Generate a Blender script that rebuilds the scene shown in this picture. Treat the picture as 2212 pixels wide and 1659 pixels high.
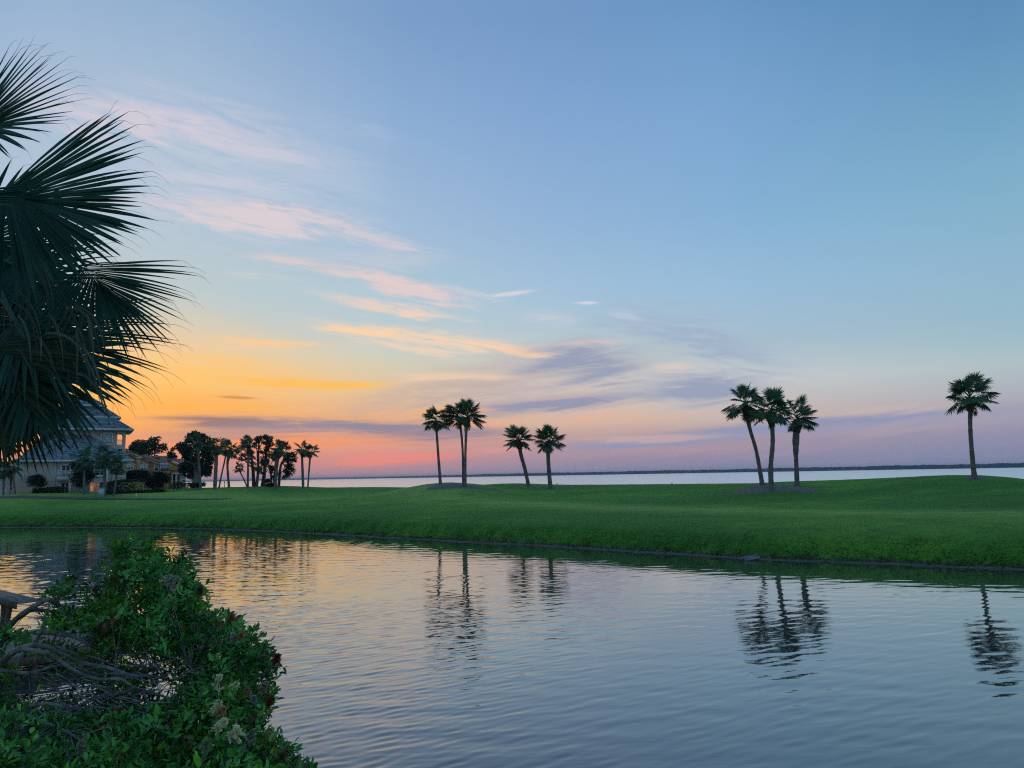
import bpy, bmesh, math, random
import numpy as np
from mathutils import Vector, Matrix, Euler

random.seed(7)
RNG = np.random.default_rng(7)
for o in list(bpy.data.objects):
    bpy.data.objects.remove(o)
SC = bpy.context.scene
COL = SC.collection
R = math.radians

# ------------------------------------------------------------------ camera
H = 4.5                       # eye height over the pond, metres
W, HT, FPX = 1024.0, 768.0, 773.5
PITCH, ROLL = R(6.72), R(1.07)
CAM_M = Matrix.Translation((0, 0, H)) @ Matrix.Rotation(R(90) + PITCH, 4, 'X') @ Matrix.Rotation(-ROLL, 4, 'Z')
cam_d = bpy.data.cameras.new('camera')
cam_d.sensor_width = 36.0
cam_d.lens = 36.0 * FPX / W
cam_d.clip_start, cam_d.clip_end = 0.05, 60000.0
cam = bpy.data.objects.new('camera', cam_d)
cam.matrix_world = CAM_M
COL.objects.link(cam)
SC.camera = cam
CR = CAM_M.to_3x3()


def pdir(x, y):
    """direction of a point of the 1024x768 picture"""
    return (CR @ Vector(((x - W / 2) / FPX, -(y - HT / 2) / FPX, -1.0))).normalized()


def at(x, y, d):
    """world point seen at picture point (x, y), d metres ahead (along +Y)"""
    v = pdir(x, y)
    return Vector((0, 0, H)) + v * (d / v.y)


def onz(x, y, z):
    v = pdir(x, y)
    return Vector((0, 0, H)) + v * ((z - H) / v.z)


def lin(c):
    return tuple(((v / 255 / 12.92) if v / 255 <= 0.04045 else ((v / 255 + 0.055) / 1.055) ** 2.4) for v in c)


# ------------------------------------------------------------------ view
SC.view_settings.view_transform = 'Standard'
SC.view_settings.look = 'None'
SC.view_settings.exposure = 0.0
SC.view_settings.gamma = 1.0
SC.view_settings.use_curve_mapping = False
SC.cycles.max_bounces = 6
SC.cycles.diffuse_bounces = 2
SC.cycles.glossy_bounces = 3
SC.cycles.transmission_bounces = 4
SC.cycles.transparent_max_bounces = 8
SC.cycles.volume_bounces = 0
SC.cycles.use_denoising = False
SC.cycles.sample_clamp_indirect = 6.0
SC.cycles.use_adaptive_sampling = True
SC.cycles.adaptive_threshold = 0.015
SC.cycles.pixel_filter_type = 'BLACKMAN_HARRIS'
SC.cycles.filter_width = 1.15

# ------------------------------------------------------------------ node helper
class NB:
    """little expression builder on a node tree"""
    def __init__(s, nt):
        s.nt = nt

    def new(s, t, **kw):
        n = s.nt.nodes.new(t)
        for k, v in kw.items():
            setattr(n, k, v)
        return n

    def put(s, sock, v):
        if isinstance(v, bpy.types.NodeSocket):
            s.nt.links.new(v, sock)
        elif isinstance(v, (tuple, list)) and len(v) == 3 and sock.type == 'RGBA':
            sock.default_value = (*v, 1)
        else:
            sock.default_value = v

    def m(s, op, a, b=0.0, c=0.0, clamp=False):
        n = s.new('ShaderNodeMath', operation=op, use_clamp=clamp)
        s.put(n.inputs[0], a); s.put(n.inputs[1], b); s.put(n.inputs[2], c)
        return n.outputs[0]

    def add(s, a, b): return s.m('ADD', a, b)
    def sub(s, a, b): return s.m('SUBTRACT', a, b)
    def mul(s, a, b): return s.m('MULTIPLY', a, b)

    def smooth(s, x, a, b, lo=0.0, hi=1.0):
        n = s.new('ShaderNodeMapRange', interpolation_type='SMOOTHSTEP')
        s.put(n.inputs[0], x)
        for i, v in enumerate((a, b, lo, hi)):
            s.put(n.inputs[1 + i], v)
        return n.outputs[0]

    def lerp(s, x, a, b, lo=0.0, hi=1.0):
        n = s.new('ShaderNodeMapRange', interpolation_type='LINEAR')
        s.put(n.inputs[0], x)
        for i, v in enumerate((a, b, lo, hi)):
            s.put(n.inputs[1 + i], v)
        return n.outputs[0]

    def mix(s, f, a, b, blend='MIX'):
        n = s.new('ShaderNodeMix', data_type='RGBA', blend_type=blend)
        s.put(n.inputs[0], f); s.put(n.inputs[6], a); s.put(n.inputs[7], b)
        return n.outputs[2]

    def ramp(s, x, stops, interp='LINEAR'):
        n = s.new('ShaderNodeValToRGB')
        n.color_ramp.interpolation = interp
        el = n.color_ramp.elements
        el[0].position = stops[0][0]; el[0].color = (*stops[0][1], 1)
        el[1].position = stops[-1][0]; el[1].color = (*stops[-1][1], 1)
        for p, c in stops[1:-1]:
            e = el.new(p); e.color = (*c, 1)
        s.put(n.inputs[0], x)
        return n.outputs[0]

    def vec(s, x, y, z=0.0):
        n = s.new('ShaderNodeCombineXYZ')
        s.put(n.inputs[0], x); s.put(n.inputs[1], y); s.put(n.inputs[2], z)
        return n.outputs[0]

    def noise(s, v, scale=1.0, detail=2.0, rough=0.5, dist=0.0, lac=2.0):
        n = s.new('ShaderNodeTexNoise')
        s.put(n.inputs['Vector'], v); n.inputs['Scale'].default_value = scale
        n.inputs['Detail'].default_value = detail; n.inputs['Roughness'].default_value = rough
        n.inputs['Distortion'].default_value = dist; n.inputs['Lacunarity'].default_value = lac
        return n.outputs[0]


# ------------------------------------------------------------------ sky: dusk, sun low behind the house
SUN_AZ = math.degrees(math.atan2(pdir(105, 470).x, pdir(105, 470).y))     # degrees right of +Y
SUN_EL = 0.9
world = bpy.data.worlds.new('World')
SC.world = world
world.use_nodes = True
wt = world.node_tree
wt.nodes.clear()
N = NB(wt)
tc = N.new('ShaderNodeTexCoord')
nrm = N.new('ShaderNodeVectorMath', operation='NORMALIZE')
wt.links.new(tc.outputs['Generated'], nrm.inputs[0])
sx = N.new('ShaderNodeSeparateXYZ')
wt.links.new(nrm.outputs[0], sx.inputs[0])
X, Y, Z = sx.outputs
ca, sa = math.cos(R(SUN_AZ)), math.sin(R(SUN_AZ))
xr = N.sub(N.mul(X, ca), N.mul(Y, sa))          # right of the sun's bearing
yr = N.add(N.mul(X, sa), N.mul(Y, ca))
U = N.mul(N.m('ARCTAN2', xr, yr), 180 / math.pi)   # bearing from the sun, degrees
V = N.mul(N.m('ARCSINE', Z), 180 / math.pi)        # elevation, degrees
AU = N.m('ABSOLUTE', U)


def uv_of(x, y):
    """bearing and elevation of a point of the picture given in 2212-wide units"""
    d = pdir(x / 2.16016, y / 2.16016)
    return math.degrees(math.atan2(d.x, d.y)) - SUN_AZ, math.degrees(math.asin(d.z))


def sky_ramp(stops):
    return N.ramp(N.m('DIVIDE', V, 60.0, clamp=True), [(e / 60, lin(c)) for e, c in stops], 'LINEAR')


G0 = sky_ramp([(0, (172, 142, 150)), (1.1, (195, 145, 140)), (2.4, (240, 150, 108)), (3.8, (255, 175, 85)), (6.4, (255, 196, 108)), (8, (252, 202, 130)), (9.2, (240, 205, 158)), (11, (215, 206, 184)), (13, (192, 205, 205)), (18.5, (178, 198, 214)), (26, (168, 190, 214)), (32, (142, 175, 209)), (40, (130, 165, 206)), (60, (122, 160, 202))])
G1 = sky_ramp([(0, (160, 142, 158)), (1.1, (198, 140, 144)), (2.4, (232, 160, 136)), (3.8, (238, 170, 124)), (6.4, (228, 198, 160)), (8, (215, 206, 180)), (9.2, (204, 209, 196)), (11, (188, 206, 208)), (13, (176, 203, 215)), (18.5, (163, 190, 217)), (26, (142, 175, 213)), (32, (125, 160, 202)), (40, (120, 156, 200)), (60, (118, 155, 200))])
G2 = sky_ramp([(0, (142, 143, 168)), (1.1, (162, 144, 166)), (2.4, (190, 156, 158)), (3.8, (220, 183, 160)), (6.4, (224, 205, 188)), (8, (202, 200, 194)), (9.2, (192, 203, 204)), (11, (178, 200, 213)), (13, (166, 196, 219)), (18.5, (149, 182, 217)), (26, (130, 167, 211)), (32, (117, 154, 200)), (40, (114, 153, 198)), (60, (116, 154, 199))])
G3 = sky_ramp([(0, (135, 141, 170)), (1.1, (146, 141, 169)), (2.4, (166, 150, 166)), (3.8, (204, 182, 174)), (6.4, (204, 205, 206)), (8, (186, 199, 208)), (9.2, (170, 192, 207)), (11, (162, 191, 213)), (13, (153, 190, 219)), (18.5, (134, 178, 215)), (26, (122, 165, 209)), (32, (105, 151, 197)), (40, (108, 151, 197)), (60, (114, 153, 198))])
G4 = sky_ramp([(0, (130, 140, 172)), (1.1, (139, 142, 172)), (2.4, (150, 148, 174)), (3.8, (174, 171, 183)), (6.4, (177, 195, 200)), (8, (160, 190, 203)), (9.2, (154, 188, 205)), (11, (149, 186, 207)), (13, (144, 184, 209)), (18.5, (126, 175, 203)), (26, (100, 150, 190)), (32, (84, 133, 178)), (40, (98, 145, 190)), (60, (112, 152, 197))])
base = N.mix(N.lerp(AU, 4, 19), G0, G1)
base = N.mix(N.lerp(AU, 18, 31), base, G2)
base = N.mix(N.lerp(AU, 30, 46), base, G3)
base = N.mix(N.lerp(AU, 44, 61), base, G4)

# streaky noise fields in (bearing, elevation); the wisps shear down to the right high up and level out low down
UV = N.vec(U, V, 0.0)


def field(ang, sx_, sy_, detail, dist, off):
    mp = N.new('ShaderNodeMapping')
    mp.inputs['Rotation'].default_value = (0, 0, -R(ang))
    N.put(mp.inputs[0], UV)
    m2 = N.new('ShaderNodeMapping')
    m2.inputs['Scale'].default_value = (sx_, sy_, 1); m2.inputs['Location'].default_value = (off, off * .37, off)
    N.put(m2.inputs[0], mp.outputs[0])
    return N.noise(m2.outputs[0], 1.0, detail, 0.56, dist)


FLD = {'d': field(-8, 0.15, 0.95, 6.0, 0.9, 1.3), 'u': field(7, 0.10, 0.95, 5.0, 0.6, 5.7), 'l': field(2, 0.09, 1.6, 4.0, 0.3, 3.1)}
F_FINE = field(-6, 0.48, 3.0, 5.0, 0.8, 9.1)
WOB, TX = {}, {}
for k_, f_ in FLD.items():
    WOB[k_] = N.vec(0.0, N.m('MULTIPLY_ADD', f_, 1.7, -0.85), 0.0)
    for j, fine in enumerate((1.1, 2.4)):
        t_ = N.m('MULTIPLY_ADD', f_, 2.2, -0.1 - 0.5 * fine)
        TX[k_, j] = N.m('MULTIPLY_ADD', F_FINE, fine, t_)
SPAN = 2.3


def streak(n, col_in, UV_, WOB_, TX_, x0, y0, x1, y1, hw, color, op, f='d', soft=1.0, fine=0.35, taper=0.0):
    u0, v0 = uv_of(x0, y0)
    u1, v1 = uv_of(x1, y1)
    L = math.hypot(u1 - u0, v1 - v0) / 2
    mp = n.new('ShaderNodeMapping')
    mp.vector_type = 'TEXTURE'              # inverse transform: to the streak's own frame
    mp.inputs['Location'].default_value = ((u0 + u1) / 2, (v0 + v1) / 2, 0)
    mp.inputs['Rotation'].default_value = (0, 0, math.atan2(v1 - v0, u1 - u0))
    mp.inputs['Scale'].default_value = (L * SPAN * 0.8, hw / 29.4 * SPAN, 1)
    n.put(mp.inputs[0], UV_)
    ad = n.new('ShaderNodeVectorMath', operation='ADD')
    n.put(ad.inputs[0], mp.outputs[0]); n.put(ad.inputs[1], WOB_[f])
    gr = n.new('ShaderNodeTexGradient', gradient_type='QUADRATIC_SPHERE')
    n.put(gr.inputs[0], ad.outputs[0])
    d = n.smooth(n.mul(gr.outputs['Fac'], TX_[f, 1 if fine > .45 else 0]), 0.03, 0.03 + 0.80 * soft, 0.0, op)
    return n.mix(d, col_in, lin(color))


def wisps(members):
    """a node group that lays the given wisps over a base colour"""
    gt = bpy.data.node_groups.new('wisps', 'ShaderNodeTree')
    for nm, ty in [('Base', 'NodeSocketColor'), ('UV', 'NodeSocketVector')] + [('W' + k_, 'NodeSocketVector') for k_ in 'dul'] + [('T%s%d' % (k_, j), 'NodeSocketFloat') for k_ in 'dul' for j in (0, 1)]:
        gt.interface.new_socket(nm, in_out='INPUT', socket_type=ty)
    gt.interface.new_socket('Color', in_out='OUTPUT', socket_type='NodeSocketColor')
    n = NB(gt)
    gi, go = n.new('NodeGroupInput'), n.new('NodeGroupOutput')
    O = {s_.name: s_ for s_ in gi.outputs}
    c_ = O['Base']
    for i in members:
        c_ = streak(n, c_, O['UV'], {k_: O['W' + k_] for k_ in 'dul'}, {(k_, j): O['T%s%d' % (k_, j)] for k_ in 'dul' for j in (0, 1)}, *ST[i])
    n.put(go.inputs[0], c_)
    g_ = N.new('ShaderNodeGroup')
    g_.node_tree = gt
    N.put(g_.inputs['Base'], base); N.put(g_.inputs['UV'], UV)
    for k_ in 'dul':
        N.put(g_.inputs['W' + k_], WOB[k_])
        for j in (0, 1):
            N.put(g_.inputs['T%s%d' % (k_, j)], TX[k_, j])
    return g_.outputs[0]


ST = [
    # broad veils first
    (640, 300, 860, 460, 60, (176, 196, 220), .5, 'd', 1.2, .2, 0),
    (120, 320, 800, 380, 110, (192, 203, 220), .80, 'd', 1.2, .2, 0),
    (420, 620, 1000, 700, 70, (186, 204, 212), .60, 'd', 1.2, .2, 0),
    (860, 850, 1400, 785, 66, (192, 184, 188), .85, 'u', 1.2, .2, 0),
    (1260, 650, 1780, 810, 44, (160, 178, 202), .85, 'd', 1.2, .2, 0),
    (1280, 830, 1720, 850, 46, (182, 188, 198), .55, 'u', 1.2, .2, 0),
    (640, 905, 1240, 800, 40, (194, 174, 166), .75, 'u', 1.1, .2, 0),
    (230, 928, 820, 938, 34, (182, 146, 140), .98, 'l', 1.1, .2, 0),
    (560, 945, 1250, 960, 26, (196, 150, 146), .7, 'l', 1.2, .2, 0),
    # high lit cirrus
    (-40, 190, 640, 305, 40, (214, 206, 218), .92, 'd', 1.0, .3, .25),
    (660, 478, 960, 548, 15, (214, 206, 214), .8, 'd', 1.0, .5, 0),
    (270, 428, 800, 482, 25, (222, 209, 213), .95, 'd', .9, .55, .25),
    (640, 540, 1020, 570, 16, (205, 204, 216), .5, 'd', 1.1, .3, 0),
    (520, 552, 700, 568, 11, (226, 207, 202), .75, 'd', .9, .5, 0),
    (680, 568, 1040, 655, 18, (230, 207, 204), .92, 'd', .8, .6, .3),
    (670, 636, 1010, 692, 13, (234, 211, 198), .85, 'd', .8, .6, .3),
    (660, 696, 1210, 766, 21, (243, 213, 186), .85, 'd', .9, .5, .1),
    (690, 706, 900, 725, 9, (252, 214, 172), .9, 'd', .7, .6, 0),
    (1000, 738, 1210, 775, 10, (254, 212, 176), .95, 'd', .7, .4, 0),
    (1050, 640, 1160, 628, 5, (222, 216, 222), .8, 'u', .8, .4, 0),
    (1235, 657, 1300, 655, 4, (226, 218, 222), .8, 'u', .8, .4, 0),
    (1100, 684, 1260, 688, 13, (206, 208, 218), .6, 'u', 1, .4, 0),
    (1300, 672, 1400, 690, 7, (200, 212, 224), .5, 'd', 1, .4, 0),
    (420, 296, 720, 350, 11, (206, 206, 220), .7, 'd', 1, .6, 0),
    (240, 372, 620, 398, 13, (204, 206, 220), .65, 'd', 1, .6, 0),
    (740, 272, 900, 312, 15, (170, 192, 220), .6, 'd', 1.2, .6, 0),
    (470, 592, 660, 606, 8, (214, 208, 208), .6, 'd', 1, .6, 0),
    (930, 606, 1100, 652, 9, (206, 208, 216), .6, 'd', 1, .6, 0),
    (760, 662, 1010, 694, 6, (240, 212, 192), .8, 'd', .8, .6, 0),
    (860, 716, 1010, 742, 8, (246, 212, 180), .75, 'd', .8, .6, 0),
    # gold banks over the glow
    (420, 736, 720, 744, 10, (252, 206, 150), .85, 'l', .8, .7, 0),
    (280, 770, 640, 790, 18, (254, 202, 122), .7, 'l', 1, .5, 0),
    (230, 812, 760, 826, 22, (255, 198, 108), .60, 'l', .9, .5, 0),
    (470, 822, 850, 832, 9, (255, 192, 92), .92, 'l', .7, .5, 0),
    (240, 868, 640, 880, 24, (255, 176, 78), .6, 'l', 1, .4, 0),
    (820, 812, 1130, 812, 8, (246, 206, 172), .7, 'u', .8, .4, 0),
    (470, 856, 560, 860, 3, (206, 140, 84), .8, 'l', .8, .5, 0),
    # lit edge and dark bellies in the middle of the sky
    (1150, 749, 1370, 741, 8, (242, 216, 206), .9, 'u', .8, .4, 0),
    (1090, 766, 1420, 788, 36, (154, 160, 184), .98, 'u', 1.0, .3, -.3),
    (1400, 795, 1500, 790, 10, (226, 205, 200), .7, 'u', .9, .4, 0),
    (1360, 838, 1690, 832, 28, (152, 162, 187), .95, 'u', 1.0, .3, -.3),
    (930, 896, 1370, 848, 13, (150, 152, 178), .98, 'u', .8, .3, -.45),
    (880, 915, 1180, 885, 9, (176, 158, 166), .55, 'u', 1, .3, 0),
    (1180, 895, 1430, 858, 6, (190, 172, 176), .6, 'u', 1, .3, 0),
    (1060, 875, 1330, 838, 5, (206, 180, 172), .5, 'u', 1, .3, 0),
    # dark layer near the horizon on the left
    (320, 903, 660, 917, 8, (146, 116, 118), .95, 'l', .7, .4, 0),
    (480, 912, 1170, 936, 15, (144, 136, 156), .98, 'l', .75, .35, 0),
    (700, 938, 1000, 940, 7, (150, 130, 146), .6, 'l', .9, .4, 0),
    (880, 890, 1080, 884, 6, (255, 178, 96), .85, 'l', .8, .3, 0),
    (900, 915, 1060, 918, 4, (255, 172, 120), .75, 'l', .8, .3, 0),
    (250, 958, 900, 958, 15, (250, 150, 100), .75, 'l', .9, .3, 0),
    (660, 1000, 1040, 980, 13, (240, 140, 130), .85, 'u', .9, .3, 0),
    (1000, 975, 1160, 970, 8, (236, 152, 146), .6, 'u', 1, .3, 0),
    (1180, 905, 1420, 900, 8, (240, 176, 150), .55, 'u', 1, .4, 0),
    # right-hand bands
    (1100, 990, 1950, 968, 24, (192, 160, 172), .38, 'u', 1.1, .2, 0),
    (1100, 970, 2380, 860, 15, (146, 152, 184), .98, 'u', .9, .2, -.3),
    (1700, 905, 2100, 868, 9, (206, 186, 178), .6, 'u', 1, .3, 0),
    (1650, 948, 2300, 905, 16, (192, 170, 182), .3, 'u', 1.1, .2, 0),
    (1200, 950, 1600, 938, 7, (216, 178, 168), .6, 'u', 1, .2, 0),
]

def bounds(a):
    u0, v0 = uv_of(a[0], a[1]); u1, v1 = uv_of(a[2], a[3])
    cu, cv = (u0 + u1) / 2, (v0 + v1) / 2
    L = math.hypot(u1 - u0, v1 - v0) / 2
    c, s_ = abs(u1 - u0) / 2 / L, abs(v1 - v0) / 2 / L
    p, q = L * SPAN * 0.8, a[4] / 29.4 * SPAN * 1.6
    eu, ev = p * c + q * s_, p * s_ + q * c
    return cu - eu, cu + eu, cv - ev, cv + ev


BB = [bounds(a) for a in ST]


def zone(u0, u1, v0, v1, depth=0):
    """split the sky into zones so that each ray only works through the wisps that can reach it"""
    inside = [i for i, b_ in enumerate(BB) if b_[0] < u1 and b_[1] > u0 and b_[2] < v1 and b_[3] > v0]
    if depth >= 5 or len(inside) <= 4:
        c_ = wisps(inside) if inside else base
        bg = N.new('ShaderNodeBackground'); N.put(bg.inputs[0], c_); bg.inputs[1].default_value = 0.97
        return bg.outputs[0]
    # cut where the two halves hold the fewest wisps together
    best = None
    for ax, lo, hi in ((0, u0, u1), (1, v0, v1)):
        for k_ in range(1, 10):
            t_ = lo + (hi - lo) * k_ / 10
            n1 = sum(1 for i in inside if BB[i][2 * ax] < t_); n2 = sum(1 for i in inside if BB[i][2 * ax + 1] > t_)
            cost = n1 * k_ / 10 + n2 * (1 - k_ / 10) + 0.25 * max(n1, n2)
            if best is None or cost < best[0]:
                best = (cost, ax, t_)
    _, ax, t_ = best
    f_ = N.m('GREATER_THAN', (U, V)[ax], t_)
    mx = N.new('ShaderNodeMixShader')
    N.put(mx.inputs[0], f_)
    lo_s = zone(u0, t_, v0, v1, depth + 1) if ax == 0 else zone(u0, u1, v0, t_, depth + 1)
    hi_s = zone(t_, u1, v0, v1, depth + 1) if ax == 0 else zone(u0, u1, t_, v1, depth + 1)
    N.put(mx.inputs[1], lo_s); N.put(mx.inputs[2], hi_s)
    return mx.outputs[0]


# clouds stand between these bearings; elsewhere the open sky goes on
CLEAR = N.new('ShaderNodeBackground'); N.put(CLEAR.inputs[0], base); CLEAR.inputs[1].default_value = 0.97
UA, UB, VA, VB = min(b_[0] for b_ in BB), max(b_[1] for b_ in BB), 0.0, max(b_[3] for b_ in BB)
inw = N.mul(N.mul(N.m('GREATER_THAN', U, UA), N.m('LESS_THAN', U, UB)), N.mul(N.m('GREATER_THAN', V, VA - 1), N.m('LESS_THAN', V, VB)))
top = N.new('ShaderNodeMixShader')
N.put(top.inputs[0], inw); N.put(top.inputs[1], CLEAR.outputs[0])
N.put(top.inputs[2], zone(UA, UB, VA, VB))
sky_sh = top.outputs[0]

nis = N.new('ShaderNodeTexSky', sky_type='NISHITA')
nis.sun_disc = False
nis.sun_elevation = R(SUN_EL)
nis.sun_rotation = R(SUN_AZ)
nis.air_density, nis.dust_density, nis.ozone_density = 1.0, 1.0, 3.0
bgB = N.new('ShaderNodeBackground'); N.put(bgB.inputs[0], nis.outputs[0]); bgB.inputs[1].default_value = 0.012
ads = N.new('ShaderNodeAddShader')
wt.links.new(sky_sh, ads.inputs[0]); wt.links.new(bgB.outputs[0], ads.inputs[1])
wo = N.new('ShaderNodeOutputWorld')
wt.links.new(ads.outputs[0], wo.inputs[0])
world.cycles.sampling_method = 'MANUAL'
world.cycles.sample_map_resolution = 1024

sun_d = bpy.data.lights.new('sun', 'SUN')
sun_d.energy = 0.35
sun_d.angle = R(4.0)
sun_d.color = (1.0, 0.5, 0.22)
sun = bpy.data.objects.new('sun', sun_d)
sun.rotation_euler = Vector((math.sin(R(SUN_AZ)) * math.cos(R(SUN_EL)), math.cos(R(SUN_AZ)) * math.cos(R(SUN_EL)),
                             math.sin(R(SUN_EL)))).to_track_quat('Z', 'Y').to_euler()
COL.objects.link(sun)

# ------------------------------------------------------------------ object helpers
def mesh_obj(name, verts, faces, mat=None, parent=None, smooth=False):
    me = bpy.data.meshes.new(name)
    me.from_pydata([tuple(v) for v in verts], [], [tuple(f) for f in faces])
    me.validate()
    if smooth:
        me.polygons.foreach_set('use_smooth', [True] * len(me.polygons))
    o = bpy.data.objects.new(name, me)
    COL.objects.link(o)
    if mat:
        me.materials.append(mat)
    if parent:
        o.parent = parent
    return o


def link(name, me, parent=None, M=None):
    o = bpy.data.objects.new(name, me)
    COL.objects.link(o)
    if parent:
        o.parent = parent
    if M is not None:
        o.matrix_local = M
    return o


def np_mesh(name, verts, quads, mat=None, smooth=False, col=None):
    """verts (n,3), quads (m,4) or tris (m,3) arrays -> mesh data; col = per-vertex rgb"""
    verts = np.asarray(verts, np.float32); quads = np.asarray(quads, np.int32)
    k = quads.shape[1]
    me = bpy.data.meshes.new(name)
    me.vertices.add(len(verts)); me.vertices.foreach_set('co', verts.ravel())
    me.loops.add(quads.size); me.loops.foreach_set('vertex_index', quads.ravel())
    me.polygons.add(len(quads))
    me.polygons.foreach_set('loop_start', np.arange(0, quads.size, k, dtype=np.int32))
    me.polygons.foreach_set('loop_total', np.full(len(quads), k, np.int32))
    if smooth:
        me.polygons.foreach_set('use_smooth', np.ones(len(quads), bool))
    me.update(calc_edges=True)
    if col is not None:
        ca_ = me.color_attributes.new('tint', 'FLOAT_COLOR', 'POINT')
        c4 = np.ones((len(verts), 4), np.float32); c4[:, :3] = col
        ca_.data.foreach_set('color', c4.ravel())
    if mat:
        me.materials.append(mat)
    return me


def tag(o, label=None, cat=None, group=None, kind=None):
    if label: o['label'] = label
    if cat: o['category'] = cat
    if group: o['group'] = group
    if kind: o['kind'] = kind
    return o


def empty(name, loc, rz=0.0):
    o = bpy.data.objects.new(name, None)
    o.location = loc
    o.rotation_euler = (0, 0, rz)
    COL.objects.link(o)
    return o


def material(name, fn):
    m = bpy.data.materials.new(name)
    m.use_nodes = True
    nt = m.node_tree
    nt.nodes.clear()
    n = NB(nt)
    out = n.new('ShaderNodeOutputMaterial')
    bs = n.new('ShaderNodeBsdfPrincipled')
    nt.links.new(bs.outputs[0], out.inputs[0])
    fn(n, bs, out)
    return m


def bump(n, bs, h, dist, strength=1.0):
    b = n.new('ShaderNodeBump')
    b.inputs['Strength'].default_value = strength
    b.inputs['Distance'].default_value = dist
    n.put(b.inputs['Height'], h)
    n.put(bs.inputs['Normal'], b.outputs[0])


def plain(name, col, rough=0.7, var=0.18, scale=3.0, bscale=0, bdist=0.004, metal=0.0, spec=0.4):
    """procedural material with mottled colour"""
    def fn(n, bs, out):
        g = n.new('ShaderNodeNewGeometry')
        t = n.noise(g.outputs['Position'], scale, 5.0, 0.6)
        f = n.lerp(t, 0.3, 0.7, 1 - var, 1 + var)
        v = n.new('ShaderNodeVectorMath', operation='SCALE')
        v.inputs[0].default_value = col
        n.put(v.inputs['Scale'], f)
        n.put(bs.inputs['Base Color'], v.outputs[0])
        bs.inputs['Roughness'].default_value = rough
        bs.inputs['Metallic'].default_value = metal
        bs.inputs['Specular IOR Level'].default_value = spec
        if bscale:
            bump(n, bs, n.noise(g.outputs['Position'], bscale, 4.0, 0.6), bdist)
    return material(name, fn)


# ------------------------------------------------------------------ lie of the land
EDGE_PX = [(0, 527.7), (70, 527.8), (147, 528.2), (220, 529.6), (294, 533), (367, 537), (404, 539.4), (463, 542.6), (556, 547.3), (609, 550.6),
           (690, 556), (759, 560.3), (833, 563.2), (909, 565.8), (965, 568.3), (1023, 570.8)]
_e = [onz(x, y, 0.0) for x, y in EDGE_PX]
EX = np.array([-420, -150, -80] + [p.x for p in _e] + [34, 50, 80, 300])
EY = np.array([96, 84, 79] + [p.y for p in _e] + [27.5, 22, 17, 10])
SHX = np.array([-420, -120, -60, -45, -38, -24, -8, 10, 26, 40, 60, 120, 300])     # bay shoreline
SHY = np.array([260, 200, 168, 150, 140, 128, 122, 122, 106, 92, 88, 84, 80])


def smooth_np(x, a, b):
    t = np.clip((x - a) / (b - a), 0, 1)
    return t * t * (3 - 2 * t)


def wig(x, ph=0.0):
    return 0.22 * np.sin(x * 0.83 + ph) + 0.13 * np.sin(x * 2.1 + 1.7 + ph) + 0.06 * np.sin(x * 5.3 + ph * 2)


def edge_y(x):
    # smoothed far water edge
    x = np.asarray(x, float)
    acc = 0
    for k, w_ in ((-3, 1), (-1.5, 2), (0, 3), (1.5, 2), (3, 1)):
        acc = acc + w_ * np.interp(x + k, EX, EY)
    return acc / 9 + wig(x) * 0.5


def near_y(x):
    return np.interp(x, [-300, -40, -14, -8, -4, -1, 2, 10, 40, 300], [30, 16, 9.5, 8.2, 7.6, 6.6, 5.8, 5.6, 5.5, 5.0])


PS = [0, .25, .6, .95, 1.25, 1.7, 2.4, 3.4, 6, 12, 20, 26, 32, 40, 52, 70, 120, 300]
PZ = [0, .04, .08, .28, .56, .88, 1.16, 1.33, 1.46, 1.57, 1.67, 1.74, 1.88, 2.40, 2.85, 3.0, 3.1, 3.1]


def vnoise(x, y, s, seed):
    """cheap smooth noise"""
    r = np.random.default_rng(seed)
    a = r.uniform(0, 6.28, (6, 2)); f = r.uniform(0.6, 1.5, 6) / s
    t = r.uniform(0, 6.28, 6)
    acc = 0
    for i in range(6):
        acc = acc + np.sin((x * np.cos(t[i]) + y * np.sin(t[i])) * f[i] * 6.28 + a[i, 0])
    return acc / 6


def h0(x, y):
    x = np.asarray(x, float); y = np.asarray(y, float)
    ey, ny = edge_y(x), near_y(x)
    s = (y - ey) * np.interp(x, [-60, -40, -20, 5, 25], [1, 1, .93, .87, .87])
    far = np.interp(s, PS, PZ) + 0.10 * vnoise(x, y, 26, 3) * np.clip(s / 10, 0, 1) + 0.018 * vnoise(x, y, 2.2, 5) * np.clip(s / 1.0, 0, 1)
    sn = ny - y
    near = np.interp(sn, [0, .3, 1.5, 3, 5.5, 12, 60], [0, .12, .75, 1.6, 2.7, 2.9, 3.2]) + 0.04 * vnoise(x, y, 3, 8)
    bed = -np.minimum(np.minimum((ey - y) * 0.35, (y - ny) * 0.35), 1.0)
    z = np.where(s >= 0, far, np.where(sn >= 0, near, bed))
    return z


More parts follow.
